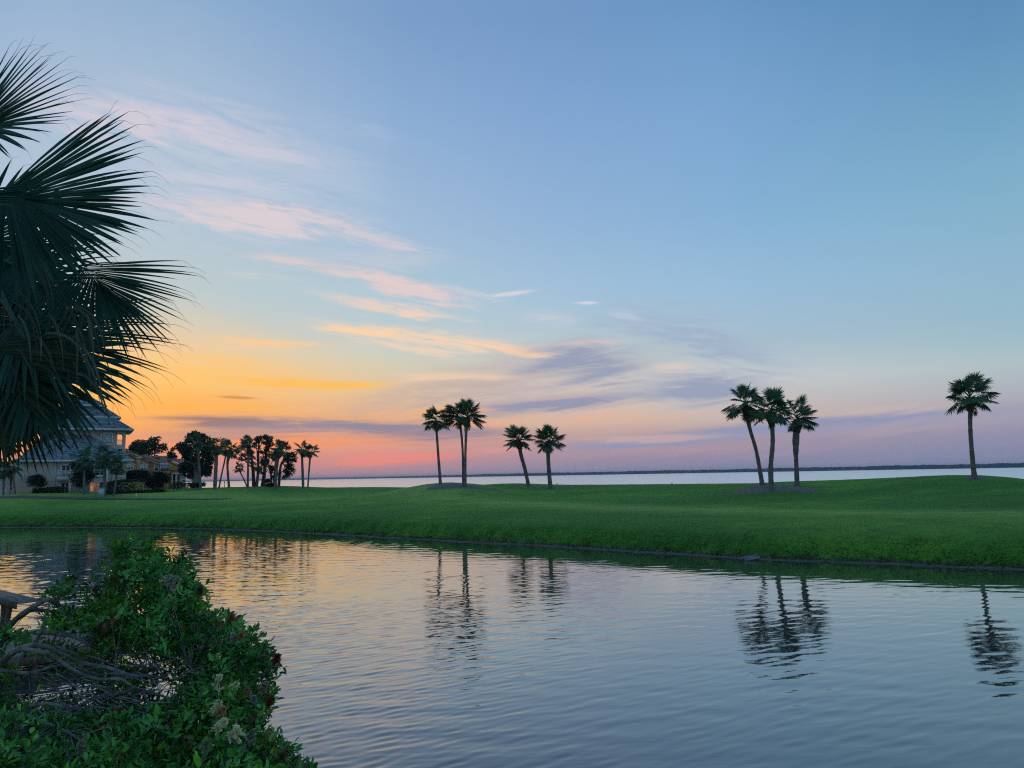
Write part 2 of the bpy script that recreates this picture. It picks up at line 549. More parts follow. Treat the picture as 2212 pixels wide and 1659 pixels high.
CTRL = []           # (x, y, z, radius)
for (px, py, d, rad) in [
    (974, 479.0, 67, 8), (762.6, 485.4, 74, 5), (771.5, 490.5, 70, 5), (797, 486, 74, 5), (528.5, 486.9, 101, 6), (550, 489, 97, 6),
    (440.5, 483.7, 90, 6), (464, 486.5, 86, 5), (425, 484.2, 94, 8), (460, 482.6, 96, 7), (505, 483.6, 108, 8), (574, 484.7, 114, 9), (640, 484.8, 100, 9),
    (700, 484.6, 92, 8), (741, 484.0, 86, 6), (775, 482.4, 81, 6), (806, 481.2, 80, 7), (860, 478.8, 78, 8), (905, 477, 76, 8), (963, 475, 71.5, 8),
    (1000, 478, 73, 8), (1030, 482.6, 73, 9), (1080, 484, 73, 12), (370, 487, 118, 10), (330, 487.6, 122, 10), (300, 487.4, 124, 9), (265, 486.0, 128, 9), (247, 487.7, 118, 9),
    (215, 489, 112, 9), (225, 487.4, 128, 9), (180, 488.5, 124, 9), (110, 493, 100, 9), (60, 493.8, 97, 9), (20, 493.4, 96, 9), (160, 492.5, 106, 8),
    (900, 508, 57, 8), (700, 507, 62, 8), (500, 503.5, 72, 9), (330, 500, 86, 10), (100, 501, 92, 9), (980, 508, 53, 8), (1060, 509, 50, 9), (200, 499, 96, 9)]:
    p = at(px, py, d)
    CTRL.append((p.x, p.y, p.z, rad))
CT = np.array(CTRL)
_K = np.exp(-((CT[:, None, 0] - CT[None, :, 0]) ** 2 + (CT[:, None, 1] - CT[None, :, 1]) ** 2) / (CT[None, :, 3] ** 2))
_w = np.linalg.solve(_K + 0.04 * np.eye(len(CT)), CT[:, 2] - h0(CT[:, 0], CT[:, 1]))


def height(x, y):
    x = np.asarray(x, float); y = np.asarray(y, float)
    z = h0(x, y)
    s = y - edge_y(x)
    corr = 0
    for i in range(len(CT)):
        corr = corr + _w[i] * np.exp(-((x - CT[i, 0]) ** 2 + (y - CT[i, 1]) ** 2) / CT[i, 3] ** 2)
    z = z + corr * np.clip((s - 2) / 8, 0, 1)
    sh = np.interp(x, SHX, SHY)
    t = smooth_np(y, sh - 9, sh + 5)
    return z * (1 - t) + (-2.6) * t


def ground_z(x, y):
    return float(height(np.array([x]), np.array([y]))[0])


xs = np.concatenate([np.linspace(-420, -90, 40)[:-1], np.linspace(-90, -60, 40)[:-1], np.linspace(-60, 48, 361)[:-1], np.linspace(48, 110, 60)[:-1], np.linspace(110, 300, 25)])
s_far = np.concatenate([[0.0, .08, .16, .25, .35, .47, .6, .75, .9, 1.0, 1.1, 1.2, 1.32, 1.45, 1.6, 1.8, 2.05, 2.35, 2.7, 3.1, 3.5], np.linspace(4, 60, 113), np.linspace(61, 130, 70), np.linspace(134, 200, 14)])
t_bed = np.array([0.02, .06, .15, .3, .5, .7, .85, .94, .98])
s_near = np.array([60, 30, 14, 9, 7, 6, 5, 4.2, 3.6, 3, 2.5, 2, 1.6, 1.3, 1, .75, .5, .35, .2, .1, 0])
ey, ny = edge_y(xs), near_y(xs)
rows = [ny - s for s in s_near] + [ny + (ey - ny) * t for t in t_bed] + [ey + s for s in s_far]
GY = np.array(rows); GX = np.tile(xs, (len(rows), 1))
GZ = height(GX, GY)
nr, nc = GX.shape
idx = np.arange(nr * nc).reshape(nr, nc)
quads = np.stack([idx[:-1, :-1], idx[:-1, 1:], idx[1:, 1:], idx[1:, :-1]], -1).reshape(-1, 4)


def ground_mat(n, bs, out):
    g = n.new('ShaderNodeNewGeometry')
    P = g.outputs['Position']
    sp = n.new('ShaderNodeSeparateXYZ'); n.put(sp.inputs[0], P)
    big = n.noise(P, 0.07, 4, 0.6)
    mid = n.noise(P, 0.55, 5, 0.65)
    st = n.new('ShaderNodeMapping'); n.put(st.inputs[0], P); st.inputs['Scale'].default_value = (1.0, 3.2, 1.0)
    fin = n.noise(st.outputs[0], 3.2, 6, 0.75)
    blade = n.noise(P, 22.0, 4, 0.8)
    bnd = n.new('ShaderNodeMapping'); n.put(bnd.inputs[0], P); bnd.inputs['Scale'].default_value = (0.035, 0.16, 0.3); bnd.inputs['Rotation'].default_value = (0, 0, 0.25)
    band = n.noise(bnd.outputs[0], 1.0, 4, 0.6)
    c = n.ramp(n.add(n.mul(big, .5), n.mul(band, .5)), [(0.42, (0.040, 0.165, 0.013)), (0.5, (0.072, 0.250, 0.018)), (0.565, (0.160, 0.365, 0.027))])
    c = n.mix(n.smooth(mid, 0.38, 0.66, 0, 0.65), c, (0.034, 0.138, 0.013))
    c = n.mix(n.smooth(fin, 0.42, 0.68, 0, 0.60), c, (0.130, 0.320, 0.030))
    c = n.mix(n.smooth(blade, 0.42, 0.70, 0, 0.40), c, (0.022, 0.088, 0.009))
    c = n.mix(n.smooth(n.noise(P, 0.30, 6, 0.85), 0.55, 0.70, 0, 0.7), c, (0.190, 0.260, 0.050))     # dry patches
    crest = n.new('ShaderNodeAttribute'); crest.attribute_name = 'tint'          # lighter, yellower turf colour in a band along the crest
    ff = n.mul(crest.outputs['Fac'], n.smooth(n.noise(st.outputs[0], 0.35, 5, 0.7), 0.30, 0.62, 0.25, 1.0))
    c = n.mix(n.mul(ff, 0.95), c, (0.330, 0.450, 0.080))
    # muddy strip along the water
    zj = n.m('MULTIPLY_ADD', n.sub(n.noise(P, 2.4, 5, 0.7), 0.5), 0.16, sp.outputs[2])
    mud = n.mix(n.noise(P, 6, 5, 0.7), (0.050, 0.040, 0.034), (0.20, 0.165, 0.14))
    c = n.mix(n.smooth(zj, 0.13, 0.21, 1, 0), c, mud)
    c = n.mix(n.smooth(sp.outputs[2], -0.04, 0.035, 1, 0), c, (0.030, 0.026, 0.022))
    n.put(bs.inputs['Base Color'], c)
    bs.inputs['Roughness'].default_value = 0.9
    bs.inputs['Specular IOR Level'].default_value = 0.15
    bs.inputs['Sheen Weight'].default_value = 0.22
    bs.inputs['Sheen Roughness'].default_value = 0.45
    bs.inputs['Sheen Tint'].default_value = (0.45, 0.85, 0.30, 1)
    hgt = n.add(n.mul(blade, 0.5), n.add(fin, n.mul(mid, 1.2)))
    bump(n, bs, hgt, 0.14, 1.0)


M_GROUND = material('turf', ground_mat)
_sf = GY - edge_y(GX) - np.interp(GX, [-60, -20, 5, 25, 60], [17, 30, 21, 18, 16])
_crest = np.exp(-(_sf / np.interp(GX, [-60, -10, 20], [11, 8, 4.5])) ** 2)
ground = link('ground', np_mesh('ground', np.stack([GX, GY, GZ], -1).reshape(-1, 3), quads, M_GROUND, True, np.repeat(_crest.reshape(-1, 1), 3, 1)))
tag(ground, kind='structure')


# ------------------------------------------------------------------ water
def water_gloss(n, bs, out, murk, rough):
    """murky body under a surface that turns to a mirror at low angles"""
    bs.inputs['Base Color'].default_value = (*murk, 1)
    bs.inputs['Roughness'].default_value = 0.6
    bs.inputs['Specular IOR Level'].default_value = 0.0
    gl = n.new('ShaderNodeBsdfGlossy'); gl.inputs['Roughness'].default_value = rough
    gl.inputs['Color'].default_value = (1, 1, 1, 1)
    lw = n.new('ShaderNodeLayerWeight'); lw.inputs['Blend'].default_value = 0.5
    nl = bs.inputs['Normal'].links[0].from_socket
    n.put(gl.inputs['Normal'], nl); n.put(lw.inputs['Normal'], nl)
    f = n.m('MULTIPLY_ADD', n.m('POWER', lw.outputs['Facing'], 3.2), 0.98, 0.018)
    mx = n.new('ShaderNodeMixShader')
    n.put(mx.inputs[0], f); n.put(mx.inputs[1], bs.outputs[0]); n.put(mx.inputs[2], gl.outputs[0])
    n.put(out.inputs[0], mx.outputs[0])


def pond_mat(n, bs, out):
    g = n.new('ShaderNodeNewGeometry')
    mp = n.new('ShaderNodeMapping')
    mp.inputs['Rotation'].default_value = (0, 0, -R(20)); mp.inputs['Scale'].default_value = (3.0, 9.0, 1)
    n.put(mp.inputs[0], g.outputs['Position'])
    bump(n, bs, n.mul(n.noise(mp.outputs[0], 1.0, 2, 0.5), 0.0012), 1.0, 1.0)
    water_gloss(n, bs, out, (0.050, 0.050, 0.046), 0.012)


M_POND = material('pond_water', pond_mat)
# wind ripples as real relief: a spectrum of short waves running across the pond, choppy on the left, gentle under the right bank
_az = np.concatenate([np.linspace(-84, -39, 16)[:-1], np.linspace(-39, 39, 330), np.linspace(39, 84, 16)[1:]])
_rd = np.concatenate([np.arange(4.6, 12, .055), np.arange(12, 30, .075), np.arange(30, 60, .11), np.arange(60, 100, .19)])
AZ, RD = np.meshgrid(np.radians(_az), _rd)
WX, WY = RD * np.sin(AZ), RD * np.cos(AZ)
wr = np.random.default_rng(91)


def wave_sum(n, lam0, lam1, ang, spread, slope):
    z = np.zeros_like(WX)
    for i in range(n):
        lam = lam0 * (lam1 / lam0) ** wr.random()
        th = R(ang + 90 + wr.normal() * spread)
        k_ = 2 * math.pi / lam
        z += slope * math.sqrt(2.0 / n) / k_ * np.sin(k_ * (WX * math.cos(th) + WY * math.sin(th)) + wr.uniform(0, 6.28))
    return z


bearing_ = WX / np.maximum(WY, 3.0)
left_ = 1 - smooth_np(bearing_, -.42, .22)
gust_ = np.clip(.55 + .9 * vnoise(WX, WY * .6, 17, 61) + .5 * vnoise(WX, WY, 6, 62), 0, 1.3)
far_ = smooth_np(WY, 10, 32)
WZ = wave_sum(32, .21, .54, 27, 10, 1.0) * (.015 + .024 * left_ + .009 * gust_) * (.72 + .28 * far_)
WZ += wave_sum(32, .17, .32, 24, 15, 1.0) * (.004 + .090 * left_ ** 1.25 + .014 * gust_ * (1 - .7 * far_))
WZ += wave_sum(16, .6, 1.6, 4, 26, 1.0) * (.008 + .008 * left_)
WZ *= 1 - smooth_np(np.abs(np.degrees(AZ)), 38, 46)
nr_w, nc_w = WX.shape
iw = np.arange(nr_w * nc_w).reshape(nr_w, nc_w)
qw = np.stack([iw[:-1, :-1], iw[:-1, 1:], iw[1:, 1:], iw[1:, :-1]], -1).reshape(-1, 4)
cxw = WX.ravel()[qw].mean(1); cyw = WY.ravel()[qw].mean(1)
qw = qw[(cyw < edge_y(cxw) + 1.0) & (cyw > near_y(cxw) - 1.3)]
used_ = np.unique(qw)
rem_ = np.full(nr_w * nc_w, -1); rem_[used_] = np.arange(len(used_))
pond = link('pond', np_mesh('pond', np.stack([WX, WY, WZ], -1).reshape(-1, 3)[used_], rem_[qw], M_POND, True))
tag(pond, kind='structure')


def bay_mat(n, bs, out):
    g = n.new('ShaderNodeNewGeometry')
    P = g.outputs['Position']
    mp = n.new('ShaderNodeMapping'); mp.inputs['Scale'].default_value = (0.25, 0.9, 1); n.put(mp.inputs[0], P)
    hgt = n.mul(n.noise(mp.outputs[0], 1.0, 4, 0.6), 0.03)
    bump(n, bs, hgt, 1.0, 1.0)
    water_gloss(n, bs, out, (0.030, 0.040, 0.046), 0.22)


M_BAY = material('bay_water', bay_mat)
bay = mesh_obj('bay', [(-12000, 84, -1.2), (12000, 84, -1.2), (12000, 14000, -1.2), (-12000, 14000, -1.2)], [(0, 1, 2, 3)], M_BAY)
tag(bay, kind='structure')

# ------------------------------------------------------------------ picture crops used to measure things (origin x, y, scale)
CROPS = {'house': (0, 1550, 3.16), 'row': (480, 1600, 2.6976), 'town': (480, 1740, 6.9125), 'pines': (800, 1700, 4.8087), 'mid': (1600, 1520, 3.16),
         'three': (2780, 1480, 3.4558), 'one': (3600, 1440, 3.4558), 'left': (0, 1780, 7.9), 'front': (180, 1780, 6.506), 'bush': (0, 2100, 1.7958),
         'dock': (0, 2280, 5.53), 'frondA': (0, 100, 1.8427), 'frondB': (0, 950, 1.8427), 'log': (2880, 2140, 11.06), 'full': (0, 0, 0.54861)}


def cp(crop, x, y):
    ox, oy, s = CROPS[crop]
    return (ox + x / s) / 3.9375, (oy + y / s) / 3.9375


def cat_(crop, x, y, d):
    return at(*cp(crop, x, y), d)


# ------------------------------------------------------------------ plant materials
def leaf_mat(name, rough=0.55, trans=0.28, spec=0.35, nvar=0.25, nscale=0.6):
    def fn(n, bs, out):
        at_ = n.new('ShaderNodeAttribute'); at_.attribute_name = 'tint'
        g = n.new('ShaderNodeNewGeometry')
        f = n.lerp(n.noise(g.outputs['Position'], nscale, 3, 0.6), 0.3, 0.7, 1 - nvar, 1 + nvar)
        v = n.new('ShaderNodeVectorMath', operation='SCALE')
        n.put(v.inputs[0], at_.outputs['Color']); n.put(v.inputs['Scale'], f)
        n.put(bs.inputs['Base Color'], v.outputs[0])
        bs.inputs['Roughness'].default_value = rough
        bs.inputs['Specular IOR Level'].default_value = spec
        tr = n.new('ShaderNodeBsdfTranslucent'); n.put(tr.inputs[0], v.outputs[0])
        mx = n.new('ShaderNodeMixShader'); mx.inputs[0].default_value = trans
        n.put(mx.inputs[1], bs.outputs[0]); n.put(mx.inputs[2], tr.outputs[0])
        n.put(out.inputs[0], mx.outputs[0])
    return material(name, fn)


M_LEAF = leaf_mat('tree_leaf')
M_GLOSSY = leaf_mat('glossy_leaf', 0.36, 0.25, 0.45, 0.3, 3.0)
M_FROND = leaf_mat('palm_frond', 0.6, 0.16, 0.2, 0.25, 1.5)


def bark(name, a, b, scale=(3, 3, 14), rough=0.9):
    def fn(n, bs, out):
        tcn = n.new('ShaderNodeTexCoord')
        mp = n.new('ShaderNodeMapping'); mp.inputs['Scale'].default_value = scale
        n.put(mp.inputs[0], tcn.outputs['Object'])
        t = n.noise(mp.outputs[0], 1.0, 6, 0.7, 0.6)
        n.put(bs.inputs['Base Color'], n.mix(n.smooth(t, 0.32, 0.68), a, b))
        bs.inputs['Roughness'].default_value = rough
        bs.inputs['Specular IOR Level'].default_value = 0.2
        bump(n, bs, t, 0.03, 0.8)
    return material(name, fn)


M_PALMBARK = bark('palm_bark', (0.080, 0.066, 0.060), (0.24, 0.205, 0.185))
M_BOOT = bark('palm_boots', (0.040, 0.030, 0.022), (0.16, 0.115, 0.075), (6, 6, 9))
M_PINEBARK = bark('pine_bark', (0.045, 0.030, 0.024), (0.15, 0.095, 0.07), (7, 7, 3))
M_GREYBARK = bark('grey_bark', (0.11, 0.102, 0.098), (0.34, 0.32, 0.31), (9, 9, 9))


# ------------------------------------------------------------------ mesh pieces
def tube_np(pts, radii, n=8, cap=True):
    pts = np.asarray(pts, float); radii = np.asarray(radii, float)
    m = len(pts)
    tan = np.gradient(pts, axis=0)
    tan /= np.linalg.norm(tan, axis=1)[:, None] + 1e-9
    ref = np.array([0.31, 0.17, 0.93]) if abs(tan[0][2]) < 0.9 else np.array([0.9, 0.3, 0.1])
    V_, prev = [], None
    for i in range(m):
        u = (ref if prev is None else prev)
        u = u - tan[i] * np.dot(u, tan[i]); u /= np.linalg.norm(u) + 1e-9
        prev = u
        w = np.cross(tan[i], u)
        a = np.arange(n) * 2 * math.pi / n
        V_.append(pts[i] + radii[i] * (np.cos(a)[:, None] * u + np.sin(a)[:, None] * w))
    V_ = np.concatenate(V_)
    i_, j_ = np.meshgrid(np.arange(m - 1), np.arange(n), indexing='ij')
    F_ = np.stack([i_ * n + j_, i_ * n + (j_ + 1) % n, (i_ + 1) * n + (j_ + 1) % n, (i_ + 1) * n + j_], -1).reshape(-1, 4)
    return V_, F_


class Acc:
    """collects quads (tris as degenerate-free 4-gons are avoided: everything here is quads)"""
    def __init__(s):
        s.v, s.f, s.c, s.n = [], [], [], 0

    def put(s, v, f, c=(1, 1, 1)):
        v = np.asarray(v, float); f = np.asarray(f, int)
        s.v.append(v); s.f.append(f + s.n)
        c = np.asarray(c, float)
        s.c.append(np.tile(c, (len(v), 1)) if c.ndim == 1 else c)
        s.n += len(v)
        return s

    def tube(s, pts, r, n=8, c=(1, 1, 1)):
        return s.put(*tube_np(pts, r, n), c)

    def box(s, lo, hi, c=(1, 1, 1)):
        x0, y0, z0 = lo; x1, y1, z1 = hi
        v = [(x0, y0, z0), (x1, y0, z0), (x1, y1, z0), (x0, y1, z0), (x0, y0, z1), (x1, y0, z1), (x1, y1, z1), (x0, y1, z1)]
        return s.put(v, [(3, 2, 1, 0), (4, 5, 6, 7), (0, 1, 5, 4), (1, 2, 6, 5), (2, 3, 7, 6), (3, 0, 4, 7)], c)

    def mesh(s, name, mat, smooth=False):
        return np_mesh(name, np.concatenate(s.v), np.concatenate(s.f), mat, smooth, np.concatenate(s.c))


def bend(pts, n=12):
    """smooth a polyline (Catmull-Rom)"""
    P = [np.array(p, float) for p in pts]
    P = [2 * P[0] - P[1]] + P + [2 * P[-1] - P[-2]]
    out = []
    segs = len(P) - 3
    for i in range(segs):
        for t in np.linspace(0, 1, max(2, n // segs + 1), endpoint=(i == segs - 1)):
            a, b, c, d = P[i:i + 4]
            out.append(0.5 * ((2 * b) + (c - a) * t + (2 * a - 5 * b + 4 * c - d) * t ** 2 + (3 * b - a - 3 * c + d) * t ** 3))
    return np.array(out)


def leaves_np(pos, size, rng, up=0.5, out=None, aspect=0.5, colors=None):
    """folded kite leaves at pos (n,3): 2 quads each"""
    n = len(pos)
    size = np.broadcast_to(size, (n,)).astype(float)
    d = rng.normal(size=(n, 3)); d /= np.linalg.norm(d, axis=1)[:, None]
    if out is not None:
        d = d * 0.8 + out; d /= np.linalg.norm(d, axis=1)[:, None]
    nn = rng.normal(size=(n, 3)) * 0.7; nn[:, 2] += up
    nn -= d * np.sum(nn * d, 1)[:, None]; nn /= np.linalg.norm(nn, axis=1)[:, None] + 1e-9
    sd = np.cross(d, nn)
    L = size[:, None]
    base = pos
    mid = pos + d * L * 0.5 - nn * L * 0.04
    tip = pos + d * L
    lft = pos + d * L * 0.42 + sd * L * aspect * 0.5 + nn * L * 0.08
    rgt = pos + d * L * 0.42 - sd * L * aspect * 0.5 + nn * L * 0.08
    V_ = np.stack([base, lft, tip, rgt], 1).reshape(-1, 3)
    i = np.arange(n) * 4
    F_ = np.stack([i, i + 3, i + 2, i + 1], -1)
    C = np.repeat(colors, 4, axis=0) if colors is not None else None
    return V_, F_, C


def leaves6(pos, size, rng, up, out, aspect, colors):
    """pointed oval leaves folded along the midrib: 2 quads each"""
    n = len(pos)
    d = rng.normal(size=(n, 3)); d /= np.linalg.norm(d, axis=1)[:, None]
    d = d * 0.7 + out; d /= np.linalg.norm(d, axis=1)[:, None]
    nn = rng.normal(size=(n, 3)) * 0.6; nn[:, 2] += up
    nn -= d * np.sum(nn * d, 1)[:, None]; nn /= np.linalg.norm(nn, axis=1)[:, None] + 1e-9
    sd = np.cross(d, nn)
    L = np.asarray(size)[:, None]
    w, up_ = L * aspect * .5, nn * L * rng.uniform(.03, .14, (n, 1))
    tip = pos + d * L - nn * L * rng.uniform(0, .12, (n, 1))
    a1, a2 = pos + d * L * .28 + sd * w * .9 + up_, pos + d * L * .66 + sd * w * .8 + up_
    b1, b2 = pos + d * L * .28 - sd * w * .9 + up_, pos + d * L * .66 - sd * w * .8 + up_
    V_ = np.stack([pos, a1, a2, tip, b2, b1], 1).reshape(-1, 3)
    i = np.arange(n) * 6
    F_ = np.concatenate([np.stack([i, i + 3, i + 2, i + 1], -1), np.stack([i, i + 5, i + 4, i + 3], -1)])
    return V_, F_, np.repeat(colors, 6, axis=0)


def tints(n, base, rng, var=0.3, alts=()):
    c = np.tile(np.array(base, float), (n, 1)) * rng.uniform(1 - var, 1 + var, (n, 1))
    c *= rng.uniform(0.9, 1.1, (n, 3))
    for col, share in alts:
        mk = rng.random(n) < share
        c[mk] = np.array(col) * rng.uniform(0.75, 1.25, (mk.sum(), 1))
    return c


# ------------------------------------------------------------------ fan-leaf palms
GREEN_P = (0.048, 0.120, 0.058)


def fan(acc, hub, d, nrm, grav, n_seg=26, blade=0.95, amax=118, split=0.5, costa=0.3, fold=0.25, droop=0.35, steps=5, wid=1.0, rng=None, tint=GREEN_P, vee=False, ragged=0.12, hair=False):
    """one palm fan: leaflets fanned round a short curved midrib"""
    d = np.array(d, float); d /= np.linalg.norm(d)
    nrm = np.array(nrm, float); nrm -= d * np.dot(nrm, d); nrm /= np.linalg.norm(nrm)
    sd = np.cross(nrm, d)
    g = np.array(grav, float)
    ang = np.linspace(-amax, amax, n_seg)
    da = R(2 * amax / (n_seg - 1))
    for k_, a in enumerate(ang):
        a_ = R(a + rng.uniform(-1.2, 1.2))
        t = 1 - abs(a) / amax
        b0 = np.array(hub) + d * costa * blade * t - nrm * 0.12 * costa * blade * t * t
        L = blade * (0.70 + 0.30 * math.cos(a_ * 0.55)) * rng.uniform(1 - ragged, 1 + ragged * .5) * (1 - costa * 0.55 * t)
        if rng.random() < 0.04:
            L *= 0.6
        # leaflets fan in a narrower cone as they leave the midrib
        dr = math.cos(a_) * d + math.sin(a_) * sd + nrm * fold * abs(math.sin(a_))
        dr /= np.linalg.norm(dr)
        p = b0.copy()
        pts = [p.copy()]; drs = [dr.copy()]
        kd = droop * rng.uniform(0.6, 1.5)
        for i in range(steps):
            f = (i + 1) / steps
            p = p + dr * L / steps
            dr = dr + g * kd * (f ** 1.6) * 1.5 / steps + rng.normal(size=3) * 0.012
            dr /= np.linalg.norm(dr)
            pts.append(p.copy()); drs.append(dr.copy())
        pts = np.array(pts)
        rr = np.linspace(0, 1, steps + 1)
        full = L * rr * da * 0.56 * wid + 0.004 * blade
        w = np.where(rr < split, full, full[-1] * split * np.clip((1 - rr) / (1 - split), 0, 1) ** 0.75 + 0.0012 * blade)
        w[-1] = 0.0006 * blade
        vs, fs = [], []
        tang = np.array(drs)
        side = np.cross(nrm, tang); side /= np.linalg.norm(side, axis=1)[:, None] + 1e-9
        nn = np.cross(tang, side)
        if vee:
            A_ = pts + side * w[:, None]; B_ = pts - side * w[:, None]; C_ = pts - nn * (w * 0.75)[:, None]
            vs = np.stack([A_, C_, B_], 1).reshape(-1, 3)
            for i in range(steps):
                o = i * 3
                fs += [(o, o + 1, o + 4, o + 3), (o + 1, o + 2, o + 5, o + 4)]
        else:
            tw = nn * (w * (0.5 if k_ % 2 else -0.5))[:, None]
            A_ = pts + side * w[:, None] + tw; B_ = pts - side * w[:, None] - tw
            vs = np.stack([A_, B_], 1).reshape(-1, 3)
            for i in range(steps):
                o = i * 2
                fs.append((o, o + 1, o + 3, o + 2))
        c = np.array(tint) * rng.uniform(0.75, 1.3)
        cc = np.tile(c, (len(vs), 1))
        m = 3 if vee else 2
        cc[-m:] = cc[-m:] * 0.5 + np.array((0.10, 0.075, 0.03)) * 0.5      # browned tips
        acc.put(vs, fs, cc)
        if hair and rng.random() < 0.75:
            e = pts[-1]; dr_ = drs[-1]
            hp = [pts[-2], e]
            q = e.copy(); dd = dr_ + rng.normal(size=3) * 0.22
            for i in range(4):
                dd = dd / np.linalg.norm(dd) + g * 0.16 + rng.normal(size=3) * 0.10
                q = q + dd / np.linalg.norm(dd) * blade * 0.035
                hp.append(q.copy())
            acc.tube(np.array(hp), np.linspace(0.0016, 0.0006, len(hp)), 3, (0.09, 0.08, 0.05))


def frond_mesh(elev, seed, petiole=1.02, blade=1.0, n_seg=34, steps=5, tint=GREEN_P):
    """a whole leaf in its own frame: leaves the heart along +X, rising at elev degrees, gravity is -Z"""
    rng = np.random.default_rng(seed)
    acc = Acc()
    p = np.zeros(3); e = R(elev + 14)
    pts = [p.copy()]
    for i in range(6):
        e -= R(3.4 + 0.035 * (90 - abs(elev)))
        p = p + np.array((math.cos(e), rng.normal() * 0.03, math.sin(e))) * petiole / 6
        pts.append(p.copy())
    acc.tube(np.array(pts), np.linspace(0.038, 0.018, 7), 4, np.array(tint) * 1.25)
    e -= R(8)
    d = np.array((math.cos(e), 0, math.sin(e))); nr_ = np.array((-math.sin(e), rng.normal() * 0.25, math.cos(e)))
    fan(acc, p, d, nr_, (0, 0, -1), n_seg, blade, 138, 0.52, 0.30, (-0.28 if elev < 62 else 0.0), (0.42 if elev < 62 else 0.22), steps, 1.15, rng, tint)
    return acc.mesh('frond', M_FROND)


ELEVS = [78, 58, 40, 24, 8, -10, -28, -46]
FRONDS = {e: [frond_mesh(e, 100 + 7 * i + k_, tint=np.array(GREEN_P) * (1.0 if e > 0 else 0.85)) for k_ in range(3)] for i, e in enumerate(ELEVS)}
DEADFR = [frond_mesh(-62, 300 + k_, 0.7, 0.7, 16, 3, (0.11, 0.075, 0.045)) for k_ in range(2)]


def palm(label, path, rads, crown_r, d, seed, n_fr=19, boots=(0.72, 1.0), boot_r=0.30, group=None, spread=(78, -34), dead=1, bias=None, name='cabbage_palm', stubs=26):
    """path = picture points of the trunk from foot to heart, d metres away; rads = trunk radii at the path's points"""
    rng = np.random.default_rng(seed)
    pts = np.array([at(x, y, d + 0.0) for x, y in path])
    gz = ground_z(pts[0][0], pts[0][1])
    pts[0][2] = gz - 0.12
    root = empty(name, (pts[0][0], pts[0][1], gz))
    tag(root, label, 'palm tree', group)
    o0 = np.array(root.location)
    sp = bend(pts - o0, 22)
    tt = np.linspace(0, 1, len(sp))
    rr = np.interp(tt, np.linspace(0, 1, len(rads)), rads)
    rr = rr * (1 + 0.05 * np.sin(tt * 90) + rng.normal(size=len(sp)) * 0.03)
    rr[0] *= 1.25
    a = Acc(); a.tube(sp, rr, 10)
    link('trunk', a.mesh('trunk', M_PALMBARK, True), root)
    heart = sp[-1]
    # old leaf bases under the crown
    a = Acc()
    L = np.linalg.norm(np.diff(sp, axis=0), axis=1).sum()
    t0, t1 = boots
    seg = np.array([np.array([np.interp(t, tt, sp[:, k_]) for k_ in range(3)]) for t in np.linspace(t0, 1.0, 7)])
    boot_r = boot_r * 1.18
    rb = np.interp(np.linspace(0, 1, 7), [0, .25, .7, 1], [rads[-1] * 1.02, boot_r * 0.75, boot_r, boot_r * 0.55])
    a.tube(seg, rb, 10)
    for i in range(stubs):
        f = (i + 0.5) / stubs
        c = np.array([np.interp(t0 + (1 - t0) * f, tt, sp[:, k_]) for k_ in range(3)])
        az = i * 2.399 + rng.uniform(-.2, .2)
        o_ = np.array((math.cos(az), math.sin(az), 0.0))
        r_ = np.interp(f, [0, .25, .7, 1], [rads[-1], boot_r * .75, boot_r, boot_r * .55])
        ln = rng.uniform(0.28, 0.55) * (1 if f > 0.25 else 0.6)
        s0 = c + o_ * r_ * 0.7
        s1 = s0 + o_ * ln * 0.75 + np.array((0, 0, ln * rng.uniform(0.0, 0.55)))
        a.tube(np.array([s0, (s0 + s1) / 2, s1]), [0.085, 0.06, 0.035], 4)
    link('leaf_bases', a.mesh('leaf_bases', M_BOOT), root)
    sc = crown_r / 1.95
    for i in range(n_fr):
        f = (i + 0.5) / n_fr
        e = spread[0] + (spread[1] - spread[0]) * f ** 0.9 + rng.uniform(-9, 9)
        e = min(ELEVS, key=lambda q: abs(q - e))
        az = i * 2.39996 + seed + rng.uniform(-.3, .3)
        if bias is not None and rng.random() < 0.35:
            az = bias + rng.uniform(-.6, .6)
        me = FRONDS[e][rng.integers(3)]
        s_ = sc * rng.uniform(0.86, 1.12)
        M = Matrix.Translation(Vector(heart) + Vector((0, 0, -0.12 * sc + 0.25 * sc * (1 - f)))) @ Matrix.Rotation(az, 4, 'Z') @ Matrix.Rotation(rng.uniform(-.4, .4), 4, 'X') @ Matrix.Scale(s_, 4)
        link('frond', me, root, M)
    for i in range(dead):
        az = rng.uniform(0, 6.28)
        M = Matrix.Translation(Vector(heart) + Vector((0, 0, -0.35 * sc))) @ Matrix.Rotation(az, 4, 'Z') @ Matrix.Scale(sc * 0.8, 4)
        link('dead_frond', DEADFR[i % 2], root, M)
    return root


def cpath(crop, pts):
    return [cp(crop, x, y) for x, y in pts]


